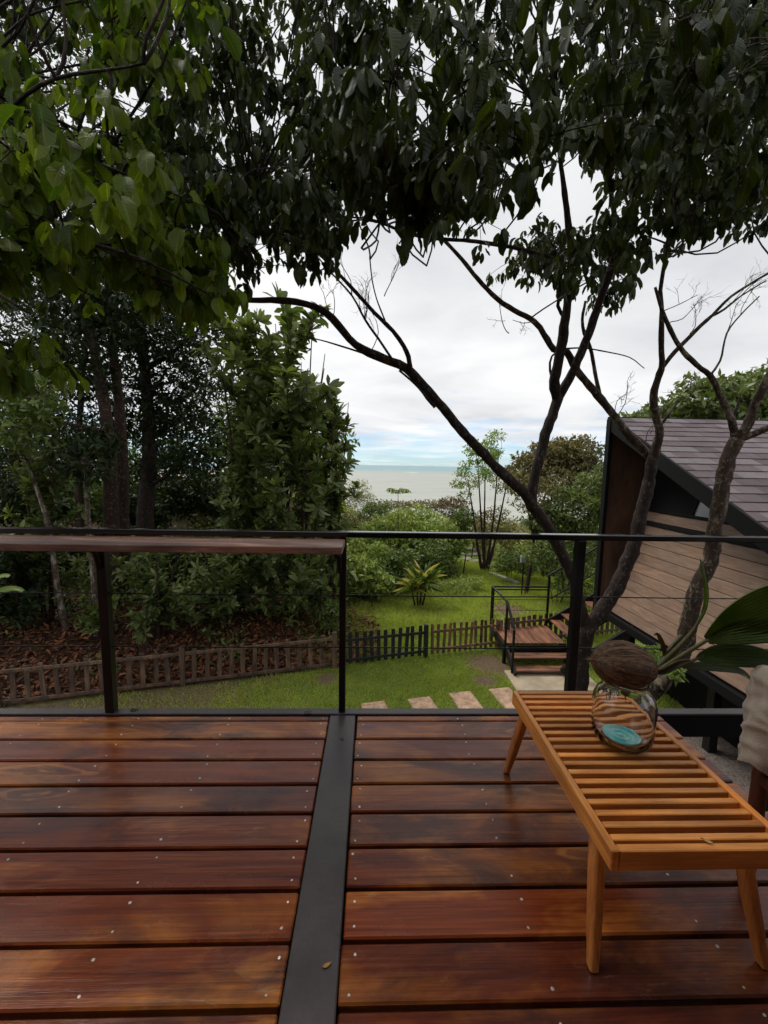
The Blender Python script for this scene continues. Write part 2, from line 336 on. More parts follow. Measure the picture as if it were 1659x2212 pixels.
BARE = [(2.75, 9.0, .55), (2.45, 8.25, .32), (-.9, 8.3, .3), (4.3, 12.6, .7), (.6, 9.5, .25), (2.2, 7.0, .3)]
def mat_ground():
    t = NT('ground'); ge = t.new('NewGeometry'); P = ge.outputs['Position']
    mp = t.new('Mapping'); t.L.new(P, mp.inputs[0]); v = mp.outputs[0]
    sx = t.new('SeparateXYZ'); t.L.new(P, sx.inputs[0])
    n1 = t.noise(v, .45, 5, .6); n2 = t.noise(v, 2.2, 5, .65); n3 = t.noise(v, 26, 4, .7)
    grass = t.ramp(n2, [(.25, (.07, .115, .018)), (.5, (.125, .185, .030)), (.78, (.21, .235, .060))])
    dry = t.ramp(n3, [(.3, (.09, .062, .035)), (.7, (.22, .16, .10))])
    soil = t.ramp(n3, [(.3, (.030, .017, .010)), (.7, (.085, .050, .030))])
    # lawn front / behind the fence line; soil under the bank on the left
    fl = t.math('MULTIPLY_ADD', sx.outputs[0], .255, False, 9.02)
    d = t.math('SUBTRACT', sx.outputs[1], fl)
    behind = t.math('MULTIPLY', t.math('ADD', d, .15), 6.0, True)
    left = t.math('MULTIPLY', t.math('SUBTRACT', t.math('MULTIPLY_ADD', n1, 2.0, False, -1.7), sx.outputs[0]), .8, True)
    m_soil = t.math('MULTIPLY', behind, left)
    # bare patch of the lawn beside the deck on the left and where feet go
    e1 = t.math('ADD', t.math('MULTIPLY', sx.outputs[0], -.55), t.math('MULTIPLY', n2, 3.0))
    bare = t.ramp(t.math('SUBTRACT', e1, 2.1), [(.0, G3(0)), (.9, G3(.95))])
    bare = t.math('MULTIPLY', bare, t.math('SUBTRACT', 1.0, behind))
    spots = t.ramp(t.noise(v, .9, 4, .7), [(.60, G3(0)), (.72, G3(.7))])
    pm = 0.0
    for (px, py, pr) in BARE:
        vd = t.new('VectorMath', operation='DISTANCE'); t.L.new(P, vd.inputs[0]); vd.inputs[1].default_value = (px, py, GROUND)
        q = t.math('MULTIPLY', t.math('SUBTRACT', t.math('MULTIPLY_ADD', n2, .5 * pr, False, pr), vd.outputs['Value']), 4.0, True); pm = t.math('MAXIMUM', pm, q)
    bare = t.math('MAXIMUM', bare, pm)
    c = t.mix(t.math('MAXIMUM', bare, t.math('MULTIPLY', spots, .6)), grass, dry); c = t.mix(m_soil, c, soil)
    sand = t.ramp(n2, [(.3, (.05, .045, .022)), (.6, (.11, .085, .045)), (.8, (.24, .17, .10))])
    hill = t.math('MULTIPLY', t.math('MULTIPLY', t.math('SUBTRACT', d, 8.5), .35, True), t.math('MULTIPLY', t.math('SUBTRACT', t.math('MULTIPLY', sx.outputs[0], -1.0), 2.0), .4, True))
    c = t.mix(t.math('MULTIPLY', hill, t.ramp(n1, [(.4, G3(.25)), (.6, G3(1))])), c, sand)
    far = t.math('MULTIPLY', t.math('SUBTRACT', sx.outputs[1], 26.0), .08, True)
    scrub = t.ramp(n2, [(.3, (.022, .030, .010)), (.6, (.06, .065, .025)), (.8, (.10, .085, .045))]); c = t.mix(far, c, scrub)
    # gravel beside the deck on the right
    gr = t.math('MULTIPLY', t.math('MULTIPLY', t.math('SUBTRACT', sx.outputs[0], 3.4), 2.5, True), t.math('MULTIPLY', t.math('SUBTRACT', 7.3, sx.outputs[1]), 2.5, True))
    c = t.mix(gr, c, t.ramp(n3, [(.3, (.05, .038, .032)), (.6, (.20, .17, .15))]))
    c = t.mix(t.math('MULTIPLY', t.math('SUBTRACT', 4.6, sx.outputs[1]), 2.0, True), c, t.ramp(n3, [(.3, (.018, .012, .009)), (.7, (.05, .034, .024))]))   # soil under the deck, coloured extra dark as shade below the plank gaps
    t.bump(t.math('ADD', n3, n2), .8, .05)
    return t.set(color=c, rough=.9, spec=.15)
def build_ground():
    def axis(segs):
        a = []
        for lo, hi, n in segs: a.extend(np.linspace(lo, hi, n, endpoint=False))
        a.append(segs[-1][1]); return np.array(a)
    xs = axis([(-600, -60, 12), (-60, -16, 22), (-16, 12, 95), (12, 60, 22), (60, 600, 12)])
    ys = axis([(-60, 2, 12), (2, 30, 95), (30, 80, 30), (80, 400, 40)])
    X, Y = np.meshgrid(xs, ys); Z = gz(X, Y); nx, ny = len(xs), len(ys)
    V = np.stack([X, Y, Z], -1).reshape(-1, 3)
    FA = [(j * nx + i, j * nx + i + 1, (j + 1) * nx + i + 1, (j + 1) * nx + i) for j in range(ny - 1) for i in range(nx - 1)]
    o = mesh_obj('ground', raw_mesh('ground', V, FA, True), mat_ground()); tag(o, kind='structure')
build_ground()
def build_sea():
    t = NT('sea_water'); ge = t.new('NewGeometry'); mp = t.new('Mapping'); mp.inputs['Scale'].default_value = (.012, .045, 1); t.L.new(ge.outputs['Position'], mp.inputs[0])
    n = t.noise(mp.outputs[0], 1.0, 6, .6, .4); mp2 = t.new('Mapping'); mp2.inputs['Scale'].default_value = (.004, .0016, 1); t.L.new(ge.outputs['Position'], mp2.inputs[0]); n2 = t.noise(mp2.outputs[0], 1.0, 5, .6, .4)
    sx = t.new('SeparateXYZ'); t.L.new(ge.outputs['Position'], sx.inputs[0])
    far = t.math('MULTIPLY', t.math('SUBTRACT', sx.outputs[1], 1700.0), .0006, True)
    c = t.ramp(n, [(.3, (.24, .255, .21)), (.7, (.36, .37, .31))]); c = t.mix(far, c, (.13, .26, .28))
    c = t.mix(t.ramp(n2, [(.64, G3(0)), (.70, G3(.8))]), c, (.85, .85, .82))
    t.bump(n, .35, 2.0); m = t.set(color=c, rough=.38, spec=.3)
    V = [(-30000, 150, -35), (30000, 150, -35), (30000, 45000, -35), (-30000, 45000, -35)]
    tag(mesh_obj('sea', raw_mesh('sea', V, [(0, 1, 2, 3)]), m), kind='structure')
build_sea()

# ------------------------------------------------------------------ deck
DECK_END = 2.262; PITCHB = .1575
def build_deck():
    deck = tag(link(bpy.data.objects.new('deck', None)), 'wet reddish brown plank deck divided by a black steel beam', None, None, 'structure')
    rows = [(2.218, DECK_END)] + [(2.212 - PITCHB * (k + 1) + .013, 2.212 - PITCHB * k) for k in range(21)]
    sm = MB().lathe([(.0038, -.001), (.0045, .0005), (.0033, .0014), (.0012, .0004)], 8).mesh('screw', True); sm.materials.append(M_SCREW)
    for side in (0, 1):
        x0, x1 = ((-4.4, -.230), (-.072, 1.722))[side]
        tmpl = {}
        for r, (a, b) in enumerate(rows):
            w = b - a; key = round(w, 4)
            if key not in tmpl:
                me = MB().box((-(x1 - x0) / 2, -w / 2, -.034), ((x1 - x0) / 2, w / 2, 0), .005).mesh('plank'); me.materials.append(M_DECK); tmpl[key] = me
            dx = random.uniform(-.004, .004) if side == 0 else random.uniform(-.003, .012)
            p = mesh_obj('plank', tmpl[key], None, deck, ((x0 + x1) / 2 + (0 if side == 0 else dx * .5), (a + b) / 2, random.uniform(-.0012, .0012)))
            p.rotation_euler.z = random.uniform(-.0006, .0006)
            if b < .55: continue
            js = [x1 - .035 - .52 * k for k in range(5)] if side == 0 else [x0 + .03 + .56 * k for k in range(4)]
            for jx in js:
                ys = (a + .027, b - .03) if w > .08 else ((a + b) / 2,)
                for yy in ys:
                    if random.random() < .12 and len(ys) > 1: continue
                    s = bpy.data.objects.new('screw', sm); link(s, p)
                    s.location = (jx + random.uniform(-.012, .012) - p.location.x, yy + random.uniform(-.008, .008) - p.location.y, 0.0)
                    s.rotation_euler = (random.uniform(-.25, .25), random.uniform(-.25, .25), random.uniform(0, 6)); k = random.uniform(.85, 1.25); s.scale = (k, k, k)
    MB().box((-.225, -1.2, -.036), (-.077, 2.266, .003), .004).build('steel_beam', M_BEAM, deck)
    MB().box((-.262, -1.2, -.175), (-.044, 2.262, -.037), .003).build('beam_flange', M_BLACK, deck)
    MB().box((-4.5, 2.268, -.004), (3.4, 2.325, .010), .003).build('edge_beam', M_BEAM, deck)
    MB().box((-4.5, 2.274, -.145), (3.4, 2.319, -.0045), .003).build('edge_beam_web', M_BLACK, deck)
    for k in range(9):
        x = -4.3 + k * .52 if k < 8 else None
        if x is not None: MB().box((x - .03, -1.2, -.19), (x + .03, 2.262, -.04), .003).build('joist', M_STEEL, deck)
    for k in range(4):
        x = -.02 + k * .56; MB().box((x - .03, -1.2, -.19), (x + .03, 2.262, -.04), .003).build('joist', M_STEEL, deck)
    for x in (-3.6, -.15, 1.25, 2.45):
        MB().box((x - .08, 2.13, GROUND - .1), (x + .08, 2.26, -.15), .004).build('column', M_STEEL, deck)
build_deck()

# ------------------------------------------------------------------ railing
def build_railing():
    t = thing('railing', 'black steel deck railing with wire cables and wooden bar shelf', 'railing')
    yr = 2.297
    MB().box((-4.5, yr - .024, 1.046), (3.4, yr + .024, 1.078), .004).build('top_rail', M_RAIL, t)
    for x in (-2.90, -1.487, -.158, 1.19, 2.60):
        w = .025 if abs(x + .158) > .1 else .019
        MB().box((x - w, yr - w, .0105), (x + w, yr + w, 1.045), .004).build('post', M_STEEL, t)
    for z in (.712, .402):
        for a, b in ((-4.5, 3.4),):
            xs = np.linspace(a, b, 40); pts = [(x, yr, z - .004 * abs(math.sin((x + .158) / 1.42 * math.pi))) for x in xs]
            MB().tube(pts, .0035, 6).build('cable', M_STEEL, t, smooth=True)
    sh = MB().box((-2.15, -.115, -.019), (2.15, .115, .019), .004).build('shelf', M_SHELF, t, (-2.295, 2.152, 1.021))
    for x in (-1.487, -.175, -2.90):
        pts, rs = spline([(x - .0, 2.262, .86), (x, 2.235, .95), (x, 2.17, .985), (x, 2.06, .992)], [.014] * 4, .02)
        p = MB().tube(pts, rs, 8); p.build('bracket', M_STEEL, t, smooth=True)
build_railing()

# ------------------------------------------------------------------ slatted bench
BH = .432
def build_bench():
    x0, x1, y0, y1 = .668, 1.165, .985, 1.782
    t = thing('slatted_bench', 'low orange teak slatted bench standing on the deck', 'bench', loc=((x0 + x1) / 2, (y0 + y1) / 2, 0))
    c = np.array([(x0 + x1) / 2, (y0 + y1) / 2, 0]); hx, hy = (x1 - x0) / 2, (y1 - y0) / 2
    for s in (-1, 1):
        MB().box((s * hx - .011, -hy, BH - .062), (s * hx + .011, hy, BH), .003).build('side_rail', M_BENCHY, t)
        MB().box((-hx + .0115, s * hy - (.024 if s > 0 else 0), BH - .062), (hx - .0115, s * hy + (0 if s > 0 else .024), BH - .0006), .003).build('end_rail', M_BENCH, t)
    n = 18; ins0, ins1 = -hy + .024, hy - .024; pitch = (ins1 - ins0) / n
    me = MB().box((-hx + .0125, -.0105, -.034), (hx - .0125, .0105, 0), .0022).mesh('slat'); me.materials.append(M_BENCH)
    for k in range(n):
        o = mesh_obj('slat', me, None, t, (0, ins0 + (k + .5) * pitch, BH - .002 + random.uniform(-.0006, .0006)))
    for sx in (-1, 1):
        for sy, ft, tp in ((-1, .05, .15), (1, .030, .075)):
            xf = sx * (hx + .018); yf = sy * (hy - ft) if sy < 0 else hy + ft
            a = np.array([sx * (hx - .036), sy * (hy - tp), BH - .024]); b = np.array([xf - sx * .012, yf, .008])
            P = [a, a * .66 + b * .34, a * .33 + b * .67, b]; ww = [.024, .026, .023, .0165]; hh = [.017, .0185, .017, .0135]
            mb = MB(); V = []; FA = []; nn = 16
            for p, w, h in zip(P, ww, hh):
                for k in range(nn):
                    q = 2 * math.pi * k / nn; cs, sn = math.cos(q), math.sin(q); e = .55
                    V.append(p + np.array([h * abs(sn) ** e * math.copysign(1, sn), w * abs(cs) ** e * math.copysign(1, cs), 0]))
            for i in range(3):
                for k in range(nn): FA.append((i * nn + k, i * nn + (k + 1) % nn, (i + 1) * nn + (k + 1) % nn, (i + 1) * nn + k))
            FA += [tuple(range(nn)), tuple(3 * nn + k for k in range(nn))[::-1]]
            mb.add(V, FA); lg = mb.build('leg', M_BENCHZ, t, smooth=False)
            MB().lathe([(.012, -.0085), (.0125, .0)], 12, (b[0], b[1], .0085)).build('foot_cap', M_BLACK, lg)
build_bench()

# ------------------------------------------------------------------ jar and sprouting coconut
JX, JY, _ = PZ(1341, 1600, BH)
def build_jar():
    t = thing('glass_jar', 'round clear recycled glass jar with turquoise base standing on the slatted bench', 'jar', loc=(JX, JY, BH)); t.scale = (1.08, 1.08, 1.13)
    m = NT('clear_glass'); m.set(color=(.97, .985, .98), rough=.015, trans=1.0, ior=1.46); GL = m.m
    m = NT('turquoise_glass'); m.set(color=(.12, .97, .95), rough=.05, trans=.22, ior=1.5, coat=1.0); TQ = m.m
    wob = lambda z: .0018 * math.sin(z * 63)
    outer = [(.040, .0), (.066, .002), (.082, .011), (.092, .028), (.0965, .05), (.0975, .09), (.0975, .13), (.096, .15), (.091, .165), (.081, .178), (.071, .187), (.067, .196), (.0675, .207), (.070, .213), (.0705, .217)]
    outer = [(r + wob(z), z) for r, z in outer]
    inner = [(.0655, .218), (.062, .212), (.061, .205), (.061, .196), (.065, .186), (.075, .175), (.085, .162), (.090, .148), (.0915, .13), (.0915, .09), (.0905, .052), (.085, .032), (.070, .014), (.04, .010), (.012, .011)]
    mb = MB(); mb.lathe(outer + inner, 48); mb.build('body', GL, t, smooth=True)
    tb = [(.008, .0120), (.036, .0114), (.052, .0132), (.0600, .0165), (.0625, .0205), (.0590, .0245), (.0540, .0235), (.0490, .0190), (.0430, .0178), (.0370, .0200), (.0310, .0222), (.0240, .0205), (.0170, .0185), (.0090, .0198), (.0030, .0215)]
    MB().lathe(tb, 40).build('turquoise_base', TQ, t, smooth=True)
build_jar()

def mat_husk():
    t = NT('coconut_husk'); v = t.coord('Object', (1.0, 14, 14), rand=False); n = t.noise(v, 5, 5, .7, .5); n2 = t.noise(t.coord('Object', (1, 1, 1), rand=False), 9, 4, .6); f = t.noise(t.coord('Object', (3, 70, 70), rand=False), 5, 4, .7)
    c = t.ramp(n, [(.30, (.030, .016, .010)), (.48, (.14, .078, .045)), (.68, (.34, .22, .135))]); c = t.mix(t.ramp(n2, [(.55, G3(0)), (.75, G3(.6))]), c, (.30, .24, .175))
    c = t.mix(.6, c, t.ramp(f, [(.3, G3(.4)), (.65, G3(1.5))]), 'MULTIPLY'); t.bump(t.math('ADD', n, f), 1.0, .012); return t.set(color=c, rough=.8, spec=.25)
def mat_frond(name, c1, c2, trans=.25, rough=.38):
    t = NT(name); at = t.new('Attribute', attribute_name='luv'); sp = t.new('SeparateXYZ'); t.L.new(at.outputs['Vector'], sp.inputs[0])
    st = t.math('SINE', t.math('MULTIPLY', sp.outputs[0], 50.0)); n = t.noise(t.coord('Object', (1, 1, 1), rand=False), 14, 4, .6)
    c = t.mix(t.ramp(n, [(.3, G3(0)), (.7, G3(1))]), c1, c2); c = t.mix(.5, c, t.ramp(st, [(.1, G3(.5)), (.9, G3(1.4))]), 'MULTIPLY')
    t.bump(st, .5, .004); tip = t.ramp(sp.outputs[1], [(.90, G3(0)), (1.0, G3(.8))]); c = t.mix(tip, c, (.16, .12, .04)); t.set(color=c, rough=rough)
    tr = t.new('BsdfTranslucent'); t.L.new(t.mix(1.0, c, (1.5, 1.6, .7), 'MULTIPLY'), tr.inputs[0]); mx = t.new('MixShader'); mx.inputs[0].default_value = trans
    t.L.new(t.b.outputs[0], mx.inputs[1]); t.L.new(tr.outputs[0], mx.inputs[2]); t.L.new(mx.outputs[0], t.out.inputs[0]); return t.m
def frond_mesh(name, pts, W, nrm, ncol=14, pleat=.004, split=0.0, fold=.15, nseg=22, prof=None):
    """a pleated blade swept along a spine; split>0 parts the tip in two."""
    P, T = spline(pts, np.linspace(0, 1, len(pts)), np.linalg.norm(np.diff(np.asarray(pts), axis=0), axis=1).sum() / nseg)
    D = np.gradient(P, axis=0); D /= np.linalg.norm(D, axis=1, keepdims=True); V = []; UV = []; n = len(P)
    T = np.linspace(0, 1, n)
    for i in range(n):
        s = np.cross(D[i], nrm); s /= np.linalg.norm(s); nn = np.cross(s, D[i]); t = T[i]
        w = W * (prof(t) if prof else max(.02, math.sin(math.pi * min(1, t ** .8 * .94 + .03)) ** .8))
        for k in range(ncol + 1):
            x = (k / ncol) * 2 - 1; gap = split * max(0, t - .55) * W * (1 if x >= 0 else -1) if k != ncol / 2 else 0
            V.append(P[i] + s * (x * w / 2 + gap) + nn * ((pleat if k % 2 else -pleat) * min(1, w / W * 1.5) + fold * abs(x) * w * .5)); UV.append((x, t, random.random() * .2 + .3))
    FA = [(i * (ncol + 1) + k, i * (ncol + 1) + k + 1, (i + 1) * (ncol + 1) + k + 1, (i + 1) * (ncol + 1) + k) for i in range(n - 1) for k in range(ncol)]
    me = raw_mesh(name, V, FA, True); a = me.attributes.new('luv', 'FLOAT_VECTOR', 'POINT'); a.data.foreach_set('vector', np.array(UV, np.float32).ravel()); return me
def build_coconut():
    yy = JY
    c = PY(1342, 1438, yy - .01); t = thing('coconut_sprout', 'brown husked coconut with green sprouting fronds resting in the glass jar mouth', 'coconut plant', loc=tuple(c))
    W = lambda u, v, y: PY(u, v, y) - c
    tipL, endR = W(1277, 1424, yy), W(1412, 1446, yy - .005); ax = endR - tipL; L = np.linalg.norm(ax); ax /= L
    up = np.array([0, 0, 1.]); sd = np.cross(ax, up); sd /= np.linalg.norm(sd); up = np.cross(sd, ax)
    prof = [(0, .0), (.015, .012), (.05, .026), (.12, .046), (.22, .064), (.36, .078), (.52, .083), (.68, .078), (.82, .066), (.92, .049), (.975, .03), (1.0, .012)]
    V = []; FA = []; n = 84; ridge = [random.uniform(-1, 1) for _ in range(n)]; prof = [(q, float(np.interp(q, [p_[0] for p_ in prof], [p_[1] for p_ in prof]))) for q in np.concatenate([[0, .012, .03, .06], np.linspace(.1, .96, 26), [.985, 1.0]])]
    for i, (s, r) in enumerate(prof):
        for k in range(n):
            a = 2 * math.pi * k / n; rr = r * (1 + .045 * math.sin(3 * a + .6) + .02 * math.sin(7 * a + s * 4) + .022 * ridge[k] * (1 + .5 * math.sin(s * 9 + k)) + random.uniform(-.010, .010)); V.append((L * (s - .5), rr * math.cos(a), rr * math.sin(a)))
    for i in range(len(prof) - 1):
        for k in range(n): FA.append((i * n + k, i * n + (k + 1) % n, (i + 1) * n + (k + 1) % n, (i + 1) * n + k))
    FA.append(tuple((len(prof) - 1) * n + k for k in range(n)))
    me = raw_mesh('husk', V, FA, True); o = mesh_obj('husk', me, mat_husk(), t)
    mid = (tipL + endR) / 2; o.matrix_local = Matrix(((ax[0], sd[0], up[0], mid[0]), (ax[1], sd[1], up[1], mid[1]), (ax[2], sd[2], up[2], mid[2]), (0, 0, 0, 1)))
    mf = MB(); rp = lambda q: float(np.interp(q, [0, .05, .12, .22, .36, .52, .68, .82, .92, 1.0], [.004, .026, .046, .064, .078, .083, .078, .066, .049, .012]))
    for k in range(90):                      # stringy fibres standing off the husk
        a = random.random() * 6.283; s0 = random.uniform(.0, .75); s1 = min(1.0, s0 + random.uniform(.12, .45)); P = []
        for j in range(6):
            q = s0 + (s1 - s0) * j / 5; a2 = a + .025 * math.sin(j * 1.3 + k); r = rp(q) * 1.02 + random.uniform(0, .0015) + (.006 if j == 5 and k % 4 == 0 else 0); P.append(mid + ax * (L * (q - .5)) + sd * (r * math.cos(a2)) + up * (r * math.sin(a2)))
        mf.tube(P, [.0003, .0006, .0008, .0007, .0006, .0003], 4, False)
    for k in range(24):
        P = [tipL + ax * .012, tipL - ax * random.uniform(.004, .016) + rng.normal(size=3) * .006]; mf.tube(P, [.0012, .0004], 4, False)
    mf.build('husk_fibres', mat_plain('husk_strands', (.30, .20, .125), .8, .5, 60), t)['kind'] = 'stuff'
    mb = MB()
    for k in range(26):                       # loose husk fibres and old roots below
        p = W(1335 + random.uniform(-28, 28), 1487, yy + random.uniform(-.03, .03)); q = p + np.array([random.uniform(-.02, .02), random.uniform(-.02, .02), -random.uniform(.015, .05)])
        mb.tube([p, (p + q) / 2 + np.random.uniform(-.006, .006, 3), q], [.0016, .0014, .0006], 4)
    mb.build('roots', mat_plain('husk_fibre', (.10, .055, .03), .8), t)
    FG = mat_frond('frond_green', (.040, .080, .008), (.105, .150, .020)); FD = mat_frond('frond_dark', (.030, .056, .008), (.06, .095, .015)); FS = mat_frond('frond_stem', (.12, .12, .035), (.20, .17, .07), .1); FB = mat_frond('frond_dry', (.22, .13, .04), (.12, .06, .02), .1)
    bs = W(1412, 1450, yy - .005)
    def stem(pts, r0, r1):
        P, rr = spline(pts, np.linspace(r0, r1, len(pts)), .012); o = MB().tube(P, rr, 10).build('stem', FS, t, smooth=True); return o
    stem([bs, W(1425, 1447, yy - .01), W(1470, 1418, yy - .02), W(1530, 1381, yy - .04)], .013, .006)
    mesh_obj('frond', frond_mesh('frond', [W(1526, 1383, yy - .04), W(1595, 1347, yy - .055), W(1680, 1316, yy - .07), W(1780, 1300, yy - .10), W(1870, 1305, yy - .12)], .17, np.array([.30, -.80, .50]), 32, .0050, .10, .14, prof=lambda t: (.10 + .90 * math.sin(math.pi * min(1, t * .92 + .02)) ** .85)), FG, t)
    mesh_obj('frond', frond_mesh('frond', [W(1530, 1384, yy - .045), W(1600, 1368, yy - .07), W(1690, 1362, yy - .09), W(1800, 1385, yy - .12)], .09, np.array([.1, -.7, .7]), 16, .004, .06, .2), FG, t)
    stem([bs, W(1432, 1452, yy - .015), W(1475, 1436, yy - .03), W(1520, 1416, yy - .04)], .010, .005)
    mesh_obj('frond', frond_mesh('frond', [W(1505, 1422, yy - .04), W(1570, 1415, yy - .06), W(1640, 1420, yy - .075), W(1720, 1440, yy - .09)], .085, np.array([.1, -.8, .6]), 14, .0025, .0, .2), FD, t)
    mesh_obj('frond', frond_mesh('frond', [W(1470, 1440, yy - .02), W(1540, 1440, yy - .02), W(1600, 1450, yy - .03), W(1632, 1478, yy - .03)], .04, np.array([.1, -.6, .8]), 8, .002, .0, .2), FD, t)
    stem([bs, W(1433, 1428, yy + .0), W(1468, 1395, yy - .0), W(1500, 1358, yy + .0), W(1516, 1325, yy)], .011, .004)
    mesh_obj('frond', frond_mesh('frond', [W(1506, 1350, yy), W(1521, 1305, yy), W(1521, 1262, yy), W(1512, 1208, yy)], .046, np.array([.75, -.65, .1]), 8, .003, .14, .5), FG, t)
    stem([bs, W(1430, 1435, yy + .01), W(1450, 1400, yy + .02), W(1472, 1372, yy + .03)], .014, .006)
    mesh_obj('sheath', frond_mesh('sheath', [W(1428, 1432, yy + .015), W(1455, 1402, yy + .02), W(1478, 1368, yy + .03)], .042, np.array([.3, -.9, .2]), 8, .002, 0, .4), FS, t)
    mesh_obj('sheath', frond_mesh('sheath', [W(1436, 1420, yy + .02), W(1430, 1392, yy + .02), W(1420, 1370, yy + .02), W(1412, 1372, yy + .015)], .024, np.array([.2, -.9, .2]), 6, .003, 0, .5), FB, t)
    mesh_obj('sheath', frond_mesh('sheath', [W(1412, 1452, yy - .02), W(1432, 1450, yy - .03), W(1462, 1434, yy - .035), W(1492, 1426, yy - .04)], .030, np.array([.2, -.9, .3]), 8, .003, 0, .5), FS, t)
build_coconut()

# small fallen leaves lying on things
def fallen(name, label, p, L, W, ang, col, tilt=.15):
    V = []; ts = np.linspace(0, 1, 6); hw = [.02, .7, 1, .85, .45, .02]
    for t_, h in zip(ts, hw):
        for s in (-1, 0, 1): V.append((s * h * W / 2, (t_ - .5) * L, abs(s) * W * .28 + .06 * L * (t_ - .5) ** 2 * 4))
    FA = [(i * 3 + k, i * 3 + k + 1, i * 3 + k + 4, i * 3 + k + 3) for i in range(5) for k in range(2)]
    o = mesh_obj(name, raw_mesh(name, V, FA, True), mat_plain(name + '_dry', col, .6, .3, 40), None, p); o.rotation_euler = (tilt, 0, ang); tag(o, label, 'leaf')
fallen('fallen_leaf', 'small curled orange leaf lying on the black deck beam', tuple(PZ(706, 2086, .0045)), .030, .011, -1.1, (.42, .20, .05), 0)
fallen('fallen_leaf', 'tiny dry leaf caught on the near slats of the orange bench', tuple(PZ(1527, 1818, BH + .003)), .028, .011, .9, (.42, .24, .10), 0)

# ------------------------------------------------------------------ chair with cloth at the right edge
def build_chair():
    cx, cy = 1.345, 1.235
    t = thing('wooden_chair', 'reddish brown wooden chair half out of the frame beside the bench', 'chair', loc=(cx, cy, 0))
    M = mat_wood('chair_wood', (.05, .017, .010), (.10, .035, .020), (.16, .06, .035), 'z', (.35, .5), 1, 1, .2)
    for dx, dy in ((.0, .04), (.52, .04), (.0, -.42), (.52, -.42)):
        P, rr = spline([(dx, dy, .0), (dx, dy, .25), (dx, dy, .62)], [.019, .024, .022], .05); MB().tube(P, rr, 10).build('leg', M, t, smooth=True)
    MB().box((-.02, -.44, .39), (.54, .06, .43), .008).build('seat', M, t)
    for dx in (.0, .52): MB().box((dx - .028, -.46, .622), (dx + .028, .08, .65), .008).build('armrest', M, t)
    fb = NT('beige_cloth'); v = fb.coord('Object', (1, 1, 1), rand=False); n = fb.noise(v, 7, 4, .6); w = fb.noise(v, 160, 2, .6)
    fb.bump(fb.math('ADD', w, n), .4, .004); FBM = fb.set(color=fb.ramp(n, [(.3, (.30, .24, .185)), (.7, (.46, .39, .31))]), rough=.9, sheen=.3)
    # cloth thrown over the arm: a sheet wrapped round the front upright, wavy and folded
    me_v = []; nn, mm = 64, 44; FOLD = [(.007, 11, 1, .3), (.005, 19, -1, 2.1), (.006, 7, 2, 4.0), (.004, 23, 1, 5.2), (.005, 5, -3, 1.0)]
    for j in range(mm + 1):
        h = j / mm; z = .80 - .36 * h
        for i in range(nn + 1):
            a = 2 * math.pi * i / nn; r = .046 + .016 * h + .004 * math.sin(3 * a + 5 * h) + .003 * math.sin(8 * a - 9 * h) + .010 * math.exp(-((h - .60 - .05 * math.sin(a)) / .03) ** 2) + sum(am * max(0, math.sin(fh * h + fa * a + ph)) ** 3 for am, fh, fa, ph in FOLD)
            if h < .12: r *= (.25 + .75 * (h / .12) ** .5)
            me_v.append((r * math.cos(a) * 1.0 + .012, r * math.sin(a) * 1.25 + .04, z + .03 * math.sin(a * 2 + 1) * h))
    FA = [(j * (nn + 1) + i, j * (nn + 1) + i + 1, (j + 1) * (nn + 1) + i + 1, (j + 1) * (nn + 1) + i) for j in range(mm) for i in range(nn)]
    cl = mesh_obj('draped_cloth', raw_mesh('draped_cloth', [(v[0] + cx, v[1] + cy, v[2]) for v in me_v], FA, True), FBM)
    tag(cl, 'crumpled beige cloth draped over the chair at the right edge', 'cloth')
build_chair()

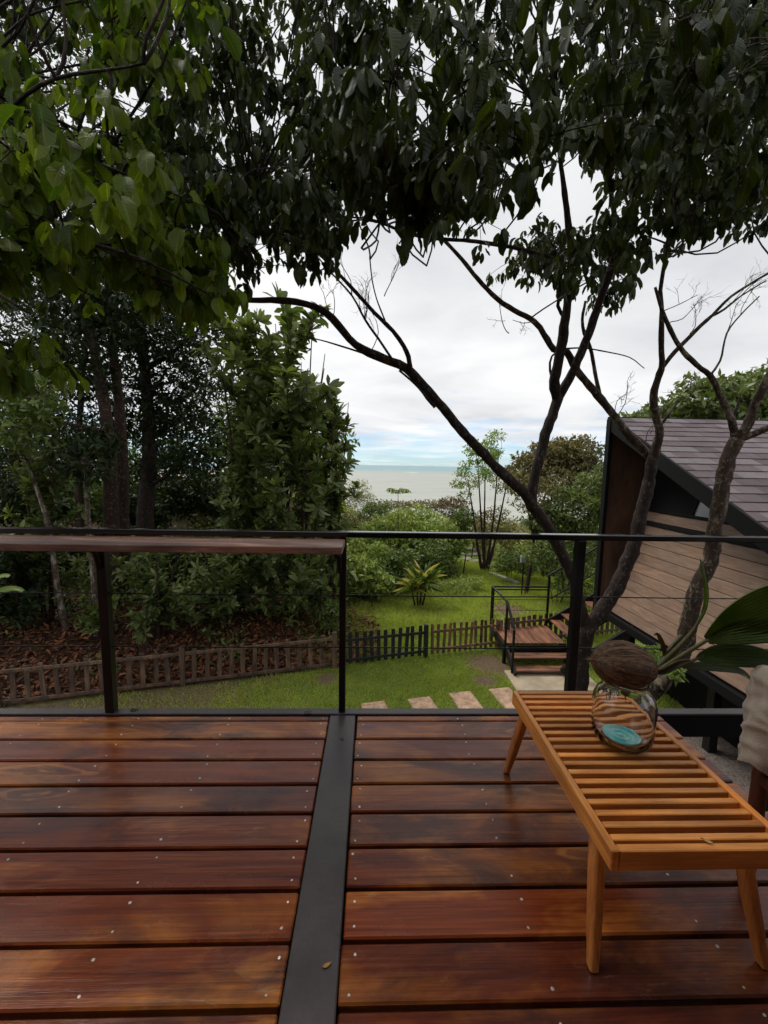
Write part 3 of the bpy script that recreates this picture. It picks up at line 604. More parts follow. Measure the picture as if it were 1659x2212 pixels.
# ------------------------------------------------------------------ stairs and landing in the garden
def build_stairs():
    t = thing('garden_stairs', 'black steel stairs with wooden treads and landing beside the cabin', 'stairs', loc=(3.8, 9.5, GROUND))
    o = np.array([3.8, 9.5, GROUND])
    def bar(n, a, b, w, h, m=M_STEEL, up=(0, 0, 1)): return MB().bar(np.array(a) - o, np.array(b) - o, w, h, up).build(n, m, t)
    x0, x1, y0, y1, zl = 3.13, 4.52, 9.06, 10.12, -2.565
    npk = 9; w = (x1 - x0) / npk
    for k in range(npk): MB().box((x0 + w * k + .004 - o[0], y0 - o[1], zl - .03 - o[2]), (x0 + w * (k + 1) - .004 - o[0], y1 - o[1], zl - o[2]), .004).build('plank', M_STAIRY, t)
    bar('frame_beam', (x0 - .03, y0 - .03, zl - .1), (x0 - .03, y1 + .06, zl - .1), .06, .16)
    bar('frame_beam', (x0 - .0, y0 - .035, zl - .12), (x1 + .06, y0 - .035, zl - .12), .05, .16)
    bar('frame_beam', (x0 - .0, y1 + .035, zl - .1), (x1 + .06, y1 + .035, zl - .1), .05, .16)
    bar('frame_beam', (x1 + .03, y0 - .01, zl - .13), (x1 + .03, y1 + .01, zl - .13), .05, .16)
    for x in (x0 - .03, x1 + .03):
        for y in (y0, y1): bar('post', (x, y, GROUND - .1), (x, y, zl - .19), .07, .07, up=(0, 1, 0))
    # lower flight towards the viewer: two treads between cheek plates
    for k, (yy, z) in enumerate(((8.80, -2.735), (8.53, -2.895))):
        MB().box((x0 + .03 - o[0], yy - .13 - o[1], z - .035 - o[2]), (x1 - .03 - o[0], yy - .005 - o[1], z - o[2]), .004).build('tread', M_STAIRX, t)
        MB().box((x0 + .03 - o[0], yy + .003 - o[1], z - .035 - o[2]), (x1 - .03 - o[0], yy + .128 - o[1], z - o[2]), .004).build('tread', M_STAIRX, t)
    for x in (x0 - .005, x1 + .005): bar('stringer', (x, 9.02, zl - .10), (x, 8.36, GROUND + .07), .05, .15)
    # upper flight towards the cabin
    for k in range(7):
        x = x1 + .20 + .27 * k; z = zl + .165 * (k + 1)
        for q in (0, 1): MB().box((x - .13 + .133 * q - o[0], y0 + .05 - o[1], z - .035 - o[2]), (x - .005 + .133 * q - o[0], y1 - .02 - o[1], z - o[2]), .004).build('tread', M_STAIRY, t)
    for y in (y0 + .02, y1 + .01): bar('stringer', (x1 + .04, y, zl + .07), (x1 + 2.0, y, zl + .07 + 1.96 * .611), .05, .17)
    # handrails
    zr = -1.575; xl = x0 - .03
    bar('handrail', (xl, y1 + .08, zr), (4.555, y1 + .08, zr), .05, .035); bar('handrail', (xl, y1 + .08, zr - .075), (4.555, y1 + .08, zr - .075), .03, .03)
    bar('handrail', (xl, y1 + .05, zr), (xl, 9.05, zr), .05, .035); bar('handrail', (xl, 9.05, zr), (xl, 8.50, zr - .42), .05, .035)
    for y, zt, zb in ((y1 + .08, zr, zl - .18), (y1 - .02, zr, zl - .15), (9.02, zr - .02, GROUND + .1), (8.50, zr - .43, GROUND + .05)): bar('post', (xl - .0, y, zb), (xl, y, zt - .02), .045, .045, up=(0, 1, 0))
    bar('post', (4.55, y1 + .08, zl - .1), (4.55, y1 + .08, zr + .28), .05, .05, up=(0, 1, 0))
    bar('handrail', (4.50, y1 + .08, zr + .29), (6.4, y1 + .08, zr + .29 + 1.9 * .611), .05, .035)
    bar('handrail', (4.62, y1 + .08, zr - .30), (6.4, y1 + .08, zr - .30 + 1.78 * .611), .03, .03)
    for z in (zr - .34, zr - .62): bar('cable', (xl, y1 + .08, z), (4.55, y1 + .08, z), .012, .012)
    for f in (.36, .68): bar('cable', (xl, 9.02, zr - f), (xl, y1, zr - f), .012, .012)
build_stairs()
M_PAVER = mat_plain('sandstone_paver', (.44, .29, .195), .75, .55, 9, .8, 0, 60, .25)
M_SLAB = mat_plain('concrete_slab', (.40, .33, .23), .8, .3, 3, .5, 0, 50, .25)
o = MB().box((2.97, 7.80, GROUND - .1), (4.75, 8.63, GROUND + .05), .012).build('concrete_slab', M_SLAB); tag(o, 'pale concrete slab at the foot of the garden stairs', 'slab')
for (x, y, lb) in ((.16, 7.02, 'sandstone paver furthest to the left in the lawn, nearly hidden by the deck edge'), (1.06, 7.17, 'second sandstone paver from the left in the lawn'), (1.88, 7.37, 'third sandstone paver from the left, near the bench'), (2.72, 7.52, 'sandstone paver nearest to the concrete slab')):
    p = MB().box((-.235, -.43, -.08), (.235, .43, .024), .014).build('stepping_stone', M_PAVER, None, (x, y, GROUND)); p.rotation_euler.z = rad(12 + random.uniform(-2, 2)); tag(p, lb, 'paver', 'stepping stones in the lawn')

# ------------------------------------------------------------------ picket fence
def build_fence():
    fy = lambda x: 9.02 + .255 * x
    L0 = math.hypot(1, .255); dx, dy = 1 / L0, .255 / L0; ang = math.atan2(.255, 1)
    def run(name, label, xa, xb, step, w, h, mat, rails, posts, over, jitter=.012, tall=None):
        t = thing(name, label, 'fence', 'picket fence sections across the lawn', loc=(xa, fy(xa), GROUND)); t.rotation_euler.z = ang
        L = (xb - xa) * L0; n = int(L / step); me = MB().box((-w / 2, -.011, 0), (w / 2, .011, h), .004).mesh('picket'); me.materials.append(mat)
        for k in range(n):
            if random.random() < .02: continue
            p = mesh_obj('picket', me, None, t, (step * (k + .5) + random.uniform(-.01, .01), .028, .02 + random.uniform(-jitter, jitter))); p.rotation_euler.y = random.gauss(0, .022); p.rotation_euler.x = random.gauss(0, .02)
        for z in rails: MB().box((0, -.018, z - .032), (L, .014, z + .032), .005).build('rail', mat, t)
        for px in posts: MB().box((px - .045, -.052, -.1), (px + .045, .038, h + over), .006).build('fence_post', mat, t)
    run('picket_fence', 'weathered brown picket fence along the left bank', -9.6, -.72, .235, .085, .72, M_FENCE, (.08, .665), (.15, 2.95, 6.02, 9.1), .10)
    run('picket_fence', 'black stained picket fence section in the middle of the lawn', -.66, 1.36, .165, .085, .74, M_FENCEB, (.14, .60), (2.04,), .06)
    run('picket_fence', 'new light brown picket fence section left of the stair landing', 1.44, 3.28, .142, .072, .74, M_FENCEN, (.16, .60), (1.85,), .0, .02)
    run('picket_fence', 'far brown picket fence section behind the stairs and below the cabin', 3.34, 8.6, .165, .10, .74, M_FENCE, (.14, .62), (.1, 2.4, 4.8), .04, .02)
build_fence()

# ------------------------------------------------------------------ boarded front added unseen behind the viewer, to block light
def build_house():
    t = thing('house', 'dark boarded front with roof, added unseen behind the viewer to shade the deck', 'house', loc=(0, -1.35, 0))
    M = mat_wood('house_boards', (.040, .022, .015), (.065, .038, .026), (.09, .055, .04), 'x', (.5, .7), 1, 1, .3)
    for k in range(18): MB().box((-5.2, -.03, -.2 + k * .22), (4.6, 0, .012 + k * .22), .004).build('wall_board', M, t)
    MB().box((-5.4, -3.0, 3.80), (4.8, 1.40, 3.95), .01).build('roof', M_BLACK, t)  # wall height and eave reach chosen to darken the bench and deck
    MB().box((-5.2, -3.0, -.2), (4.6, -.035, 3.79), .01).build('wall', M_BLACK, t)
    MB().box((-1.0, .004, .0), (.9, .03, 2.2), .005).build('door', M_GLASSDARK, t)
build_house()

# ------------------------------------------------------------------ cabin
def build_cabin():
    xp, yf = 5.10, 8.90                                  # outer plane of the fin and the rake; far end
    t = thing('cabin', 'brown boarded cabin with sloping grey shingle roof and black trim', 'cabin', loc=(xp, yf, GROUND))
    o = np.array([xp, yf, GROUND])
    zt, k = 2.53, .487                                   # ridge height at the far end, roof fall towards the viewer
    ynear = 3.3; xfar = 9.6
    zr = lambda y: zt - k * (yf - y)
    c = 1 / math.hypot(1, k); ry = np.array([0, -c, -k * c]); rn = np.array([0, -k * c, c])       # down the slope / roof normal
    rx = np.array([1., 0, 0])
    # roof slab
    SL = (yf - ynear) / c
    MB().box((0, -.10, 0), (xfar - xp, 0, SL), .005, (rx, rn, ry, np.array([xp, yf, zt]) - o - rn * .012)).build('roof_slab', M_BLACK, t)
    mats = []
    for i, col in enumerate(((.098, .074, .080), (.118, .090, .097), (.145, .125, .132), (.076, .058, .064))):
        m = NT('shingle_%s' % 'abcd'[i]); v = m.coord('Object', (1, 1, 1)); n = m.noise(v, 120, 3, .7); n2 = m.noise(v, 5, 3, .6)
        m.bump(n, .5, .003); cc = m.mix(.8, col, m.ramp(n, [(.3, G3(.7)), (.7, G3(1.3))]), 'MULTIPLY'); cc = m.mix(.7, cc, m.ramp(n2, [(.3, G3(.8)), (.7, G3(1.2))]), 'MULTIPLY')
        mats.append(m.set(color=cc, rough=.72, spec=.3))
    rows = 25; ex = SL / rows; W = .38; tm = []
    for m in mats:
        me = MB().box((0, 0, 0), (W - .006, .016, ex + .05), .003).mesh('shingle'); me.materials.append(m); tm.append(me)
    half = []
    cnt = 0
    for r in range(rows):
        x = xp - (W / 2 if r % 2 else 0) + random.uniform(-.03, .03)
        while x < xfar - .05 and cnt < 300:
            xa = max(x, xp - .015)
            me = random.choices(tm, (4, 4, 2, 2))[0]
            if xa > x + .01:
                me = MB().box((0, 0, 0), (W - .006 - (xa - x), .016, ex + .05), .003).mesh('shingle'); me.materials.append(random.choice(mats))
            s = mesh_obj('shingle', me, None, t); cnt += 1
            tilt = .055; zz = ry * math.cos(tilt) + rn * math.sin(tilt); yy2 = rn * math.cos(tilt) - ry * math.sin(tilt)
            p = np.array([xa, yf, zt]) - o + ry * (ex * r - .035) + rn * (-.006 + random.uniform(-.0015, .0015))
            s.matrix_local = Matrix(((rx[0], yy2[0], zz[0], p[0]), (rx[1], yy2[1], zz[1], p[1]), (rx[2], yy2[2], zz[2], p[2]), (0, 0, 0, 1)))
            x += W
    # black rake board and ridge trim
    a = np.array([xp - .03, yf + .05, zr(yf + .05) - .11]) - o; b = np.array([xp - .03, ynear, zr(ynear) - .11]) - o
    MB().bar(a, b, .05, .25, up=rn).build('fascia', M_BLACK, t)
    MB().box((-.06, .0, zt - .12 - o[2]), (xfar - xp, .06, zt + .03 - o[2]), .004).build('ridge_trim', M_BLACK, t)
    # fin at the far end: black post and smooth brown panel
    zb = -1.70
    MB().box((-.075, -.09, zb - .12 - o[2]), (.0, .055, zt - .02 - o[2]), .004).build('corner_post', M_BLACK, t)
    xw = lambda z: 5.22 + (z + 1.62) * .285              # wall leans inwards as it rises
    prof = [(xp + .003, zb), (xw(zb) + .02, zb), (xw(2.3) + .02, 2.3), (xw(2.3) + .02, zr(yf) - .14), (xp + .003, zr(yf) - .14)]
    V = [np.array([x, y, z]) - o for y in (yf - .03, yf + .03) for x, z in prof]; n = 5
    FA = [tuple(range(n))[::-1], tuple(range(n, 2 * n))] + [(i, (i + 1) % n, n + (i + 1) % n, n + i) for i in range(n)]
    MB().add(V, FA).build('end_panel', M_PANEL, t)
    # leaning side wall: boards along y
    wd = np.array([.285, 0, 1.]); wl = np.linalg.norm(wd); wd /= wl; wn = np.cross(np.array([0, 1., 0]), wd); wn = -wn if wn[0] > 0 else wn
    base = np.array([5.22, yf - .035, -1.62]) - o
    def wall(name, z0, z1, mat, out=0.0, th=.03, ya=None, yb=None, bev=.004):
        L0, L1 = (z0 + 1.62) * wl, (z1 + 1.62) * wl; ya = 0 if ya is None else ya; yb = (ynear + .0 - yf) if yb is None else yb
        return MB().box((-th, yb, L0), (0, ya, L1), bev, (-wn * -1 if False else wn, np.array([0, 1., 0]), wd, base + wn * out)).build(name, mat, t)
    zs = np.linspace(-1.62, .30, 11)
    for i in range(10): wall('cladding_board', zs[i] + .004, zs[i + 1] - .004, M_CLAD, random.uniform(-.001, .002), yb=max(ynear, yf - (zt - .13 - zs[i + 1]) / k) - yf)
    def wall_poly(name, poly, mat, out, th):
        """poly: (y, z) corners on the leaning wall, given as distances; extruded inwards"""
        V = []
        for q in (0, 1):
            for (y, z) in poly: V.append(base + np.array([0, y - (yf - .035), 0]) + wd * ((z + 1.62) * wl) + wn * (out - th * q))
        n = len(poly); FA = [tuple(range(n)), tuple(range(n, 2 * n))[::-1]] + [(i, n + i, n + (i + 1) % n, (i + 1) % n) for i in range(n)]
        return MB().add(V, FA).build(name, mat, t)
    under = lambda y: zr(y) - .13
    wall_poly('wall_backing', [(yf - .06, -1.6), (yf - .06, under(yf) - .1), (ynear + .02, under(ynear) - .1), (ynear + .02, -1.6)], M_BLACK, -.055, .05)
    ys_ = lambda z: yf - (zt - .13 - z) / k              # where the roof underside meets this height
    wall('black_band', .302, .385, M_BLACK, .03, .06, yb=ys_(.40) - yf)
    wall('cladding_board', .39, .575, M_CLAD, 0, yb=ys_(.59) - yf)
    wall('window_sill', .58, .63, M_BLACK, .03, .08, yb=ys_(.64) - yf)
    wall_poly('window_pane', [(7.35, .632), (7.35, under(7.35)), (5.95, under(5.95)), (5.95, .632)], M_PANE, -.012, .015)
    wall_poly('window_frame', [(yf - .04, .632), (yf - .04, under(yf) - .02), (7.43, under(7.43)), (7.43, .632)], M_BLACK, .004, .045)
    wall_poly('window_frame', [(7.43, .632), (7.43, under(7.43)), (7.35, under(7.35)), (7.35, .632)], M_BLACK, .014, .04)
    # floor frame and supports
    MB().box((.14, -5.6, -1.80 - o[2]), (4.4, -.02, -1.635 - o[2]), .005).build('floor_frame', M_BLACK, t)
    MB().box((.9, -5.6, .0), (1.0, -.5, -1.81 - o[2]), .005).build('underfloor_shade_panel', M_BLACK, t)  # black panel standing in for the deep shade beneath the cabin floor
    for y in (-.6, -2.8, -5.2): MB().box((.35, y - .07, -.1), (.49, y + .07, -1.80 - o[2]), .005).build('support_post', M_STEEL, t)
    a = PZ(1262, 1425, -2.75) ; b = np.array([5.35, 7.7, -1.84])
    MB().bar(PY(1215, 1452, 8.35) - o, PX(1385, 1350, 5.38) - o, .12, .16).build('brace', M_STEEL, t)
    MB().box((.02, -5.6, -1.80 - o[2]), (.10, .02, -1.645 - o[2]), .005).build('floor_edge', M_BLACK, t)
build_cabin()

# ------------------------------------------------------------------ foliage machinery
def leaf_template(cols, segs, prof, fold=.18, curl=.18, wav=0.0, rnd=None):
    """unit leaf: y runs 0..1 from stalk to tip, x across (half width .5), z is the upper side"""
    V = []; UV = []; rr = random.Random(rnd)
    for i in range(segs + 1):
        t = i / segs; w = prof(t) * .5
        for k in range(cols):
            x = (k / (cols - 1)) * 2 - 1
            V.append((x * w, t, -curl * t * t + fold * abs(x) * w * .9 + wav * rr.uniform(-1, 1) * abs(x) * (0 < i < segs) + wav * .8 * math.sin(t * 9 + rr.random()) * x * (1 - t))); UV.append((x, t, 0))
    FA = [(i * cols + k, i * cols + k + 1, (i + 1) * cols + k + 1, (i + 1) * cols + k) for i in range(segs) for k in range(cols - 1)]
    return np.array(V), np.array(FA), np.array(UV)
ovate = lambda t: max(.03, math.sin(math.pi * (min(1, t * .97 + .02)) ** .85) ** .75) if t < .999 else .02
obov = lambda t: max(.08, math.sin(math.pi * min(1, .06 + .86 * t ** 1.35)) ** .9) if t < .999 else .25
lance = lambda t: max(.05, math.sin(math.pi * min(1, .04 + .92 * t)) ** .9) if t < .999 else .02
drip = lambda t: (max(.04, math.sin(math.pi * min(1, t * .90 + .03) ** .92) ** .8) if t < .93 else .10 * (1 - t) / .07 + .01)
T_BIG = [leaf_template(5, 7, drip, f, c, w, i) for i, (c, f, w) in enumerate(((.10, .30, .035), (.26, .15, .05), (.42, .38, .04), (.05, -.18, .05), (.34, .1, .06), (.18, .45, .03)))]
T_MID = [leaf_template(3, 3, ovate, .25, .2)]
T_OBO = [leaf_template(3, 3, obov, .18, .12)]
T_SML = [leaf_template(2, 2, ovate, 0, .2)]
T_LAN = [leaf_template(2, 3, lance, 0, .35)]
def unit(a): return a / np.maximum(np.linalg.norm(a, axis=-1, keepdims=True), 1e-9)
def frames(D, Nn):
    D = unit(D); S = unit(np.cross(D, Nn)); Z = np.cross(S, D); return S, D, Z
def leaf_mats(P, D, Nn, L, W):
    S, D, Z = frames(D, Nn); L = np.asarray(L)[:, None]; W = np.asarray(W)[:, None]
    return np.stack([S * W, D * L, Z * L], -1), P
def leaf_mesh(name, A, P, tmpls, mat):
    Vs, Fs, Us = [], [], []; base = 0; n = len(P); which = rng.integers(0, len(tmpls), n)
    for k, (V, FA, UV) in enumerate(tmpls):
        sel = np.nonzero(which == k)[0]
        if len(sel) == 0: continue
        X = np.einsum('nij,vj->nvi', A[sel], V) + P[sel][:, None, :]; m = len(V)
        Vs.append(X.reshape(-1, 3)); Fs.append((FA[None] + (np.arange(len(sel)) * m)[:, None, None] + base).reshape(-1, FA.shape[1]))
        U = np.repeat(UV[None], len(sel), 0).copy(); U[:, :, 2] = rng.random(len(sel))[:, None]; Us.append(U.reshape(-1, 3)); base += len(sel) * m
    V = np.concatenate(Vs).astype(np.float32); FA = np.concatenate(Fs).astype(np.int32); U = np.concatenate(Us).astype(np.float32)
    me = bpy.data.meshes.new(name); me.vertices.add(len(V)); me.vertices.foreach_set('co', V.ravel())
    k = FA.shape[1]; me.loops.add(FA.size); me.loops.foreach_set('vertex_index', FA.ravel()); me.polygons.add(len(FA))
    me.polygons.foreach_set('loop_start', np.arange(0, FA.size, k, dtype=np.int32)); me.polygons.foreach_set('loop_total', np.full(len(FA), k, np.int32))
    me.polygons.foreach_set('use_smooth', np.ones(len(FA), bool)); a = me.attributes.new('luv', 'FLOAT_VECTOR', 'POINT'); a.data.foreach_set('vector', U.ravel())
    me.update(); me.validate(); me.materials.append(mat); return me
def rand_dirs(n): return unit(rng.normal(size=(n, 3)))

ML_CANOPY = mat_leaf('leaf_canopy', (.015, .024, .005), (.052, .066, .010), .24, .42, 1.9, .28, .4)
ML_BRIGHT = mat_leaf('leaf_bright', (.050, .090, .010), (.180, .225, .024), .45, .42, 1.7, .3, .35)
ML_ROSETTE = mat_leaf('leaf_rosette', (.065, .095, .030), (.20, .235, .080), .24, .42, 1.35, .35, 0)
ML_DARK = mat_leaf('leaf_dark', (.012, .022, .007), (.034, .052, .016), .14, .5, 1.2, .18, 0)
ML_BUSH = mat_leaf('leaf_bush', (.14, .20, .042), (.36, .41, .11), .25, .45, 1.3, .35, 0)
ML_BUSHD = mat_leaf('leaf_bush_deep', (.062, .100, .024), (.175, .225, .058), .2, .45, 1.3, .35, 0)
ML_YELLOW = mat_leaf('leaf_yellow', (.16, .16, .03), (.32, .26, .06), .25, .5, 1.2, .3, 0)
ML_OLIVE = mat_leaf('leaf_olive', (.105, .100, .038), (.23, .18, .085), .2, .5, 1.2, .3, 0)
ML_BROWN = mat_leaf('leaf_brown', (.07, .045, .030), (.15, .10, .068), .15, .6, 1.1, .25, 0)
ML_LIGHT = mat_leaf('leaf_light', (.13, .20, .045), (.25, .32, .09), .3, .45, 1.2, .35, 0)
ML_LITTER = mat_leaf('leaf_litter', (.035, .014, .008), (.26, .10, .045), 0, .6, 1.2, .3, 0)
B_DARK = mat_bark('bark_dark', (.010, .006, .005), (.038, .022, .016), (.12, .095, .07), .60)
B_LICHEN = mat_bark('bark_lichen', (.018, .0095, .006), (.075, .045, .028), (.26, .215, .155), .535)
B_RED = mat_bark('bark_red', (.020, .010, .007), (.060, .030, .021), (.20, .15, .11), .63)
B_PALE = mat_bark('bark_pale_mottled', (.045, .030, .022), (.11, .08, .06), (.42, .36, .29), .50, 1.4)
B_TWIG = mat_bark('bark_twig', (.035, .027, .021), (.09, .075, .06), (.13, .11, .09), .6)

class Limbs:
    """collects a tree's limbs, keeps their axis points for leaves to hang from"""
    def __init__(s): s.mb = MB(); s.pts = []
    def limb(s, pts, rs, step=.10, n=9):
        P, Q = spline(pts, rs, step); Q = Q * (1 + .035 * np.sin(np.arange(len(Q)) * 1.1 + random.random() * 6) + .03 * rng.normal(size=len(Q))); P = P + rng.normal(size=P.shape) * (Q * .05)[:, None]
        s.mb.tube(P, Q, n, True, .06); s.pts.extend(P); return P
    def traced(s, uv, w, d0, d1, step=.10, n=9):
        """limb through points seen in the photograph, with its distance running d0..d1; w are widths there"""
        m = len(uv); ds = np.linspace(d0, d1, m) if np.isscalar(d0) else d0
        pts = [PY(u, v, d) for (u, v), d in zip(uv, ds)]; ws = np.interp(np.linspace(0, 1, m), np.linspace(0, 1, len(w)), w)
        return s.limb(pts, [.44 * a * d / F for a, d in zip(ws, ds)], step, n)
    def twig(s, p, q, r0=.006, r1=.002, sag=.1, n=4):
        p = np.asarray(p); q = np.asarray(q); L = np.linalg.norm(q - p); m = (p + q) / 2 + rng.normal(size=3) * L * .10 + np.array([0, 0, -sag * L * .3]); k1 = p * .7 + m * .3 + rng.normal(size=3) * L * .03
        P, Q = spline([p, k1, m, q], [r0, r0 * .85, (r0 + r1) / 2, r1], max(.05, L / 6)); s.mb.tube(P, Q, n, False)
    def bare_spray(s, p, d, L, r, depth=3):
        p = np.asarray(p, float); d = unit(np.asarray(d, float)); q = p + d * L + rng.normal(size=3) * L * .06; s.twig(p, q, r, r * .55, 0, 4)
        if depth <= 0: return
        for k in range(random.choice((2, 2, 3))):
            f = random.uniform(.35, 1.0); nd = unit(d + rng.normal(size=3) * .55); s.bare_spray(p * (1 - f) + q * f, nd, L * random.uniform(.45, .7), r * .55, depth - 1)
    def build(s, name, mat, parent): return s.mb.build(name, mat, parent, smooth=True)

def whorl_leaves(C, nper, L, droop=.9, spread=.75, Wr=.46):
    """drooping leaves in whorls at the points C"""
    n = len(C); k = nper; Pn = np.repeat(C, k, 0); a = rng.random((n * k)) * 2 * math.pi; out = np.stack([np.cos(a), np.sin(a), np.zeros_like(a)], -1)
    dn = rng.uniform(droop * .45, droop * 1.35, n * k)[:, None]; D = unit(out * spread * rng.uniform(.4, 1.2, n * k)[:, None] + np.array([0, 0, -1.0]) * dn + rng.normal(size=(n * k, 3)) * .12)
    up = np.where(dn > 0, 1, 1) * (out * .8 + np.array([0, 0, .5])) + rng.normal(size=(n * k, 3)) * .25
    LL = L * rng.uniform(.5, 1.25, n * k); P = Pn + out * rng.uniform(.005, .035, n * k)[:, None] + rng.normal(size=(n * k, 3)) * .02
    return leaf_mats(P, D, up, LL, LL * Wr * rng.uniform(.85, 1.15, n * k))
def rosette_leaves(C, nper, L, elev=(-5, 62), axis=None, Wr=.34):
    n = len(C); k = nper; a = rng.random(n * k) * 2 * math.pi; e = np.radians(rng.uniform(*elev, n * k)); ax = np.repeat(unit(np.array([0, 0, 1.]) + rng.normal(size=(n, 3)) * .55), k, 0)
    b1 = unit(np.cross(ax, np.array([1., .2, .1]))); b2 = np.cross(ax, b1); out = b1 * np.cos(a)[:, None] + b2 * np.sin(a)[:, None]
    D = out * np.cos(e)[:, None] + ax * np.sin(e)[:, None]; N = ax * np.cos(e)[:, None] - out * np.sin(e)[:, None] + rng.normal(size=(n * k, 3)) * .15
    LL = L * rng.uniform(.7, 1.15, n * k); return leaf_mats(np.repeat(C, k, 0) + D * .01, D, N, LL, LL * Wr * rng.uniform(.85, 1.2, n * k))
def random_leaves(C, L, Wr=.45, up=.6, jit=0.0):
    n = len(C); D = unit(rng.normal(size=(n, 3)) + np.array([0, 0, -.15])); N = np.array([0, 0, up]) + rng.normal(size=(n, 3)) * .7
    LL = L * rng.uniform(.6, 1.25, n); return leaf_mats(C + rng.normal(size=(n, 3)) * jit, D, N, LL, LL * Wr)

def crown(tree, A, P, tmpl, mat, single=0, name='foliage'):
    """the leaves that show largest become leaf objects, the rest one mass"""
    if single:
        mid = P + A[:, :, 1] * .5; u, v, d = proj(mid); size = np.linalg.norm(A[:, :, 1], axis=1) / np.maximum(d, .2)
        ok = (u > -20) & (u < 1680) & (v > -20) & (d > .4); size = np.where(ok, size, 0); order = np.argsort(-size)[:single]; order = order[size[order] > 0]
        ms = []
        for V, FA, UV in tmpl:
            me = raw_mesh('leaf', V, [tuple(map(int, f)) for f in FA], True); a = me.attributes.new('luv', 'FLOAT_VECTOR', 'POINT'); a.data.foreach_set('vector', UV.astype(np.float32).ravel()); me.materials.append(mat); ms.append(me)
        for i in order:
            o = bpy.data.objects.new('leaf', ms[i % len(ms)]); link(o, tree); a = A[i]; p = P[i]
            o.matrix_local = Matrix(((a[0, 0], a[0, 1], a[0, 2], p[0]), (a[1, 0], a[1, 1], a[1, 2], p[1]), (a[2, 0], a[2, 1], a[2, 2], p[2]), (0, 0, 0, 1)))
        keep = np.ones(len(P), bool); keep[order] = False; A, P = A[keep], P[keep]
    o = mesh_obj(name, leaf_mesh(name, A, P, tmpl, mat), None, tree); o['kind'] = 'stuff'; return o

# ------------------------------------------------------------------ overhanging trees
VB = np.array([(-500, 960), (0, 900), (110, 870), (180, 760), (330, 715), (400, 640), (500, 600), (560, 610), (650, 590), (720, 545), (850, 540), (950, 565), (1000, 520), (1085, 505), (1100, 590), (1180, 640), (1290, 640), (1350, 640), (1450, 655), (1540, 610), (1659, 585), (2300, 600)], float)
HOLES = [(1285, 430, 62, 100), (1130, 470, 42, 40), (480, 540, 75, 48), (175, 115, 45, 75), (735, 505, 50, 40), (1560, 480, 45, 40), (1010, 60, 30, 40), (930, 330, 30, 28), (1395, 300, 28, 35), (640, 330, 34, 28), (330, 470, 30, 26), (1590, 330, 34, 40)]
def canopy(tree, limbs, boxes, leafmat, L, single, per=12, nper=6, r=(.18, .36), Wr=.48, droop=1.0, spread=.75):
    """boxes: (u0,u1,v0,vmax or None,d0,d1,count): leafy sprays hung in that part of the crown; the crown keeps its openings"""
    A, Pp = [], []; LP = np.array(limbs.pts)
    for (u0, u1, v0, v1, d0, d1, cnt) in boxes:
        for _ in range(cnt):
            u = random.uniform(u0, u1); d = random.uniform(d0, d1); rr = random.uniform(*r); vb = float(np.interp(u, VB[:, 0], VB[:, 1])) if v1 is None else v1
            vb += random.uniform(-55, 12) + 26 * math.sin(u * .021) + 14 * math.sin(u * .057 + 1)
            vmax = vb - (rr * .6 + L * .9) * F / d; v = v0 + (vmax - v0) * (1 - random.random() ** 1.1) if vmax > v0 else vmax
            if any(((u - a) / b2) ** 2 + ((v + 20 - b1) / b3) ** 2 < 1 for a, b1, b2, b3 in HOLES): continue
            c = PY(u, v, d)
            if c[1] < .9: continue
            w = c + rng.normal(size=(per, 3)) * np.array([rr * .6, rr * .6, rr * .34])
            a, p = whorl_leaves(w, nper, L, droop, spread, Wr); A.append(a); Pp.append(p)
            near = LP[np.argmin(np.linalg.norm(LP - c, axis=1))] if len(LP) else c + np.array([0, 0, .5])
            if np.linalg.norm(near - c) < 2.2: limbs.twig(near, c, .010, .005, .2, 5)
            for q in w[::1]: limbs.twig(c + rng.normal(size=3) * .04, q, .0042, .0022, -.2, 3)
    crown(tree, np.concatenate(A), np.concatenate(Pp), T_BIG, leafmat, single)

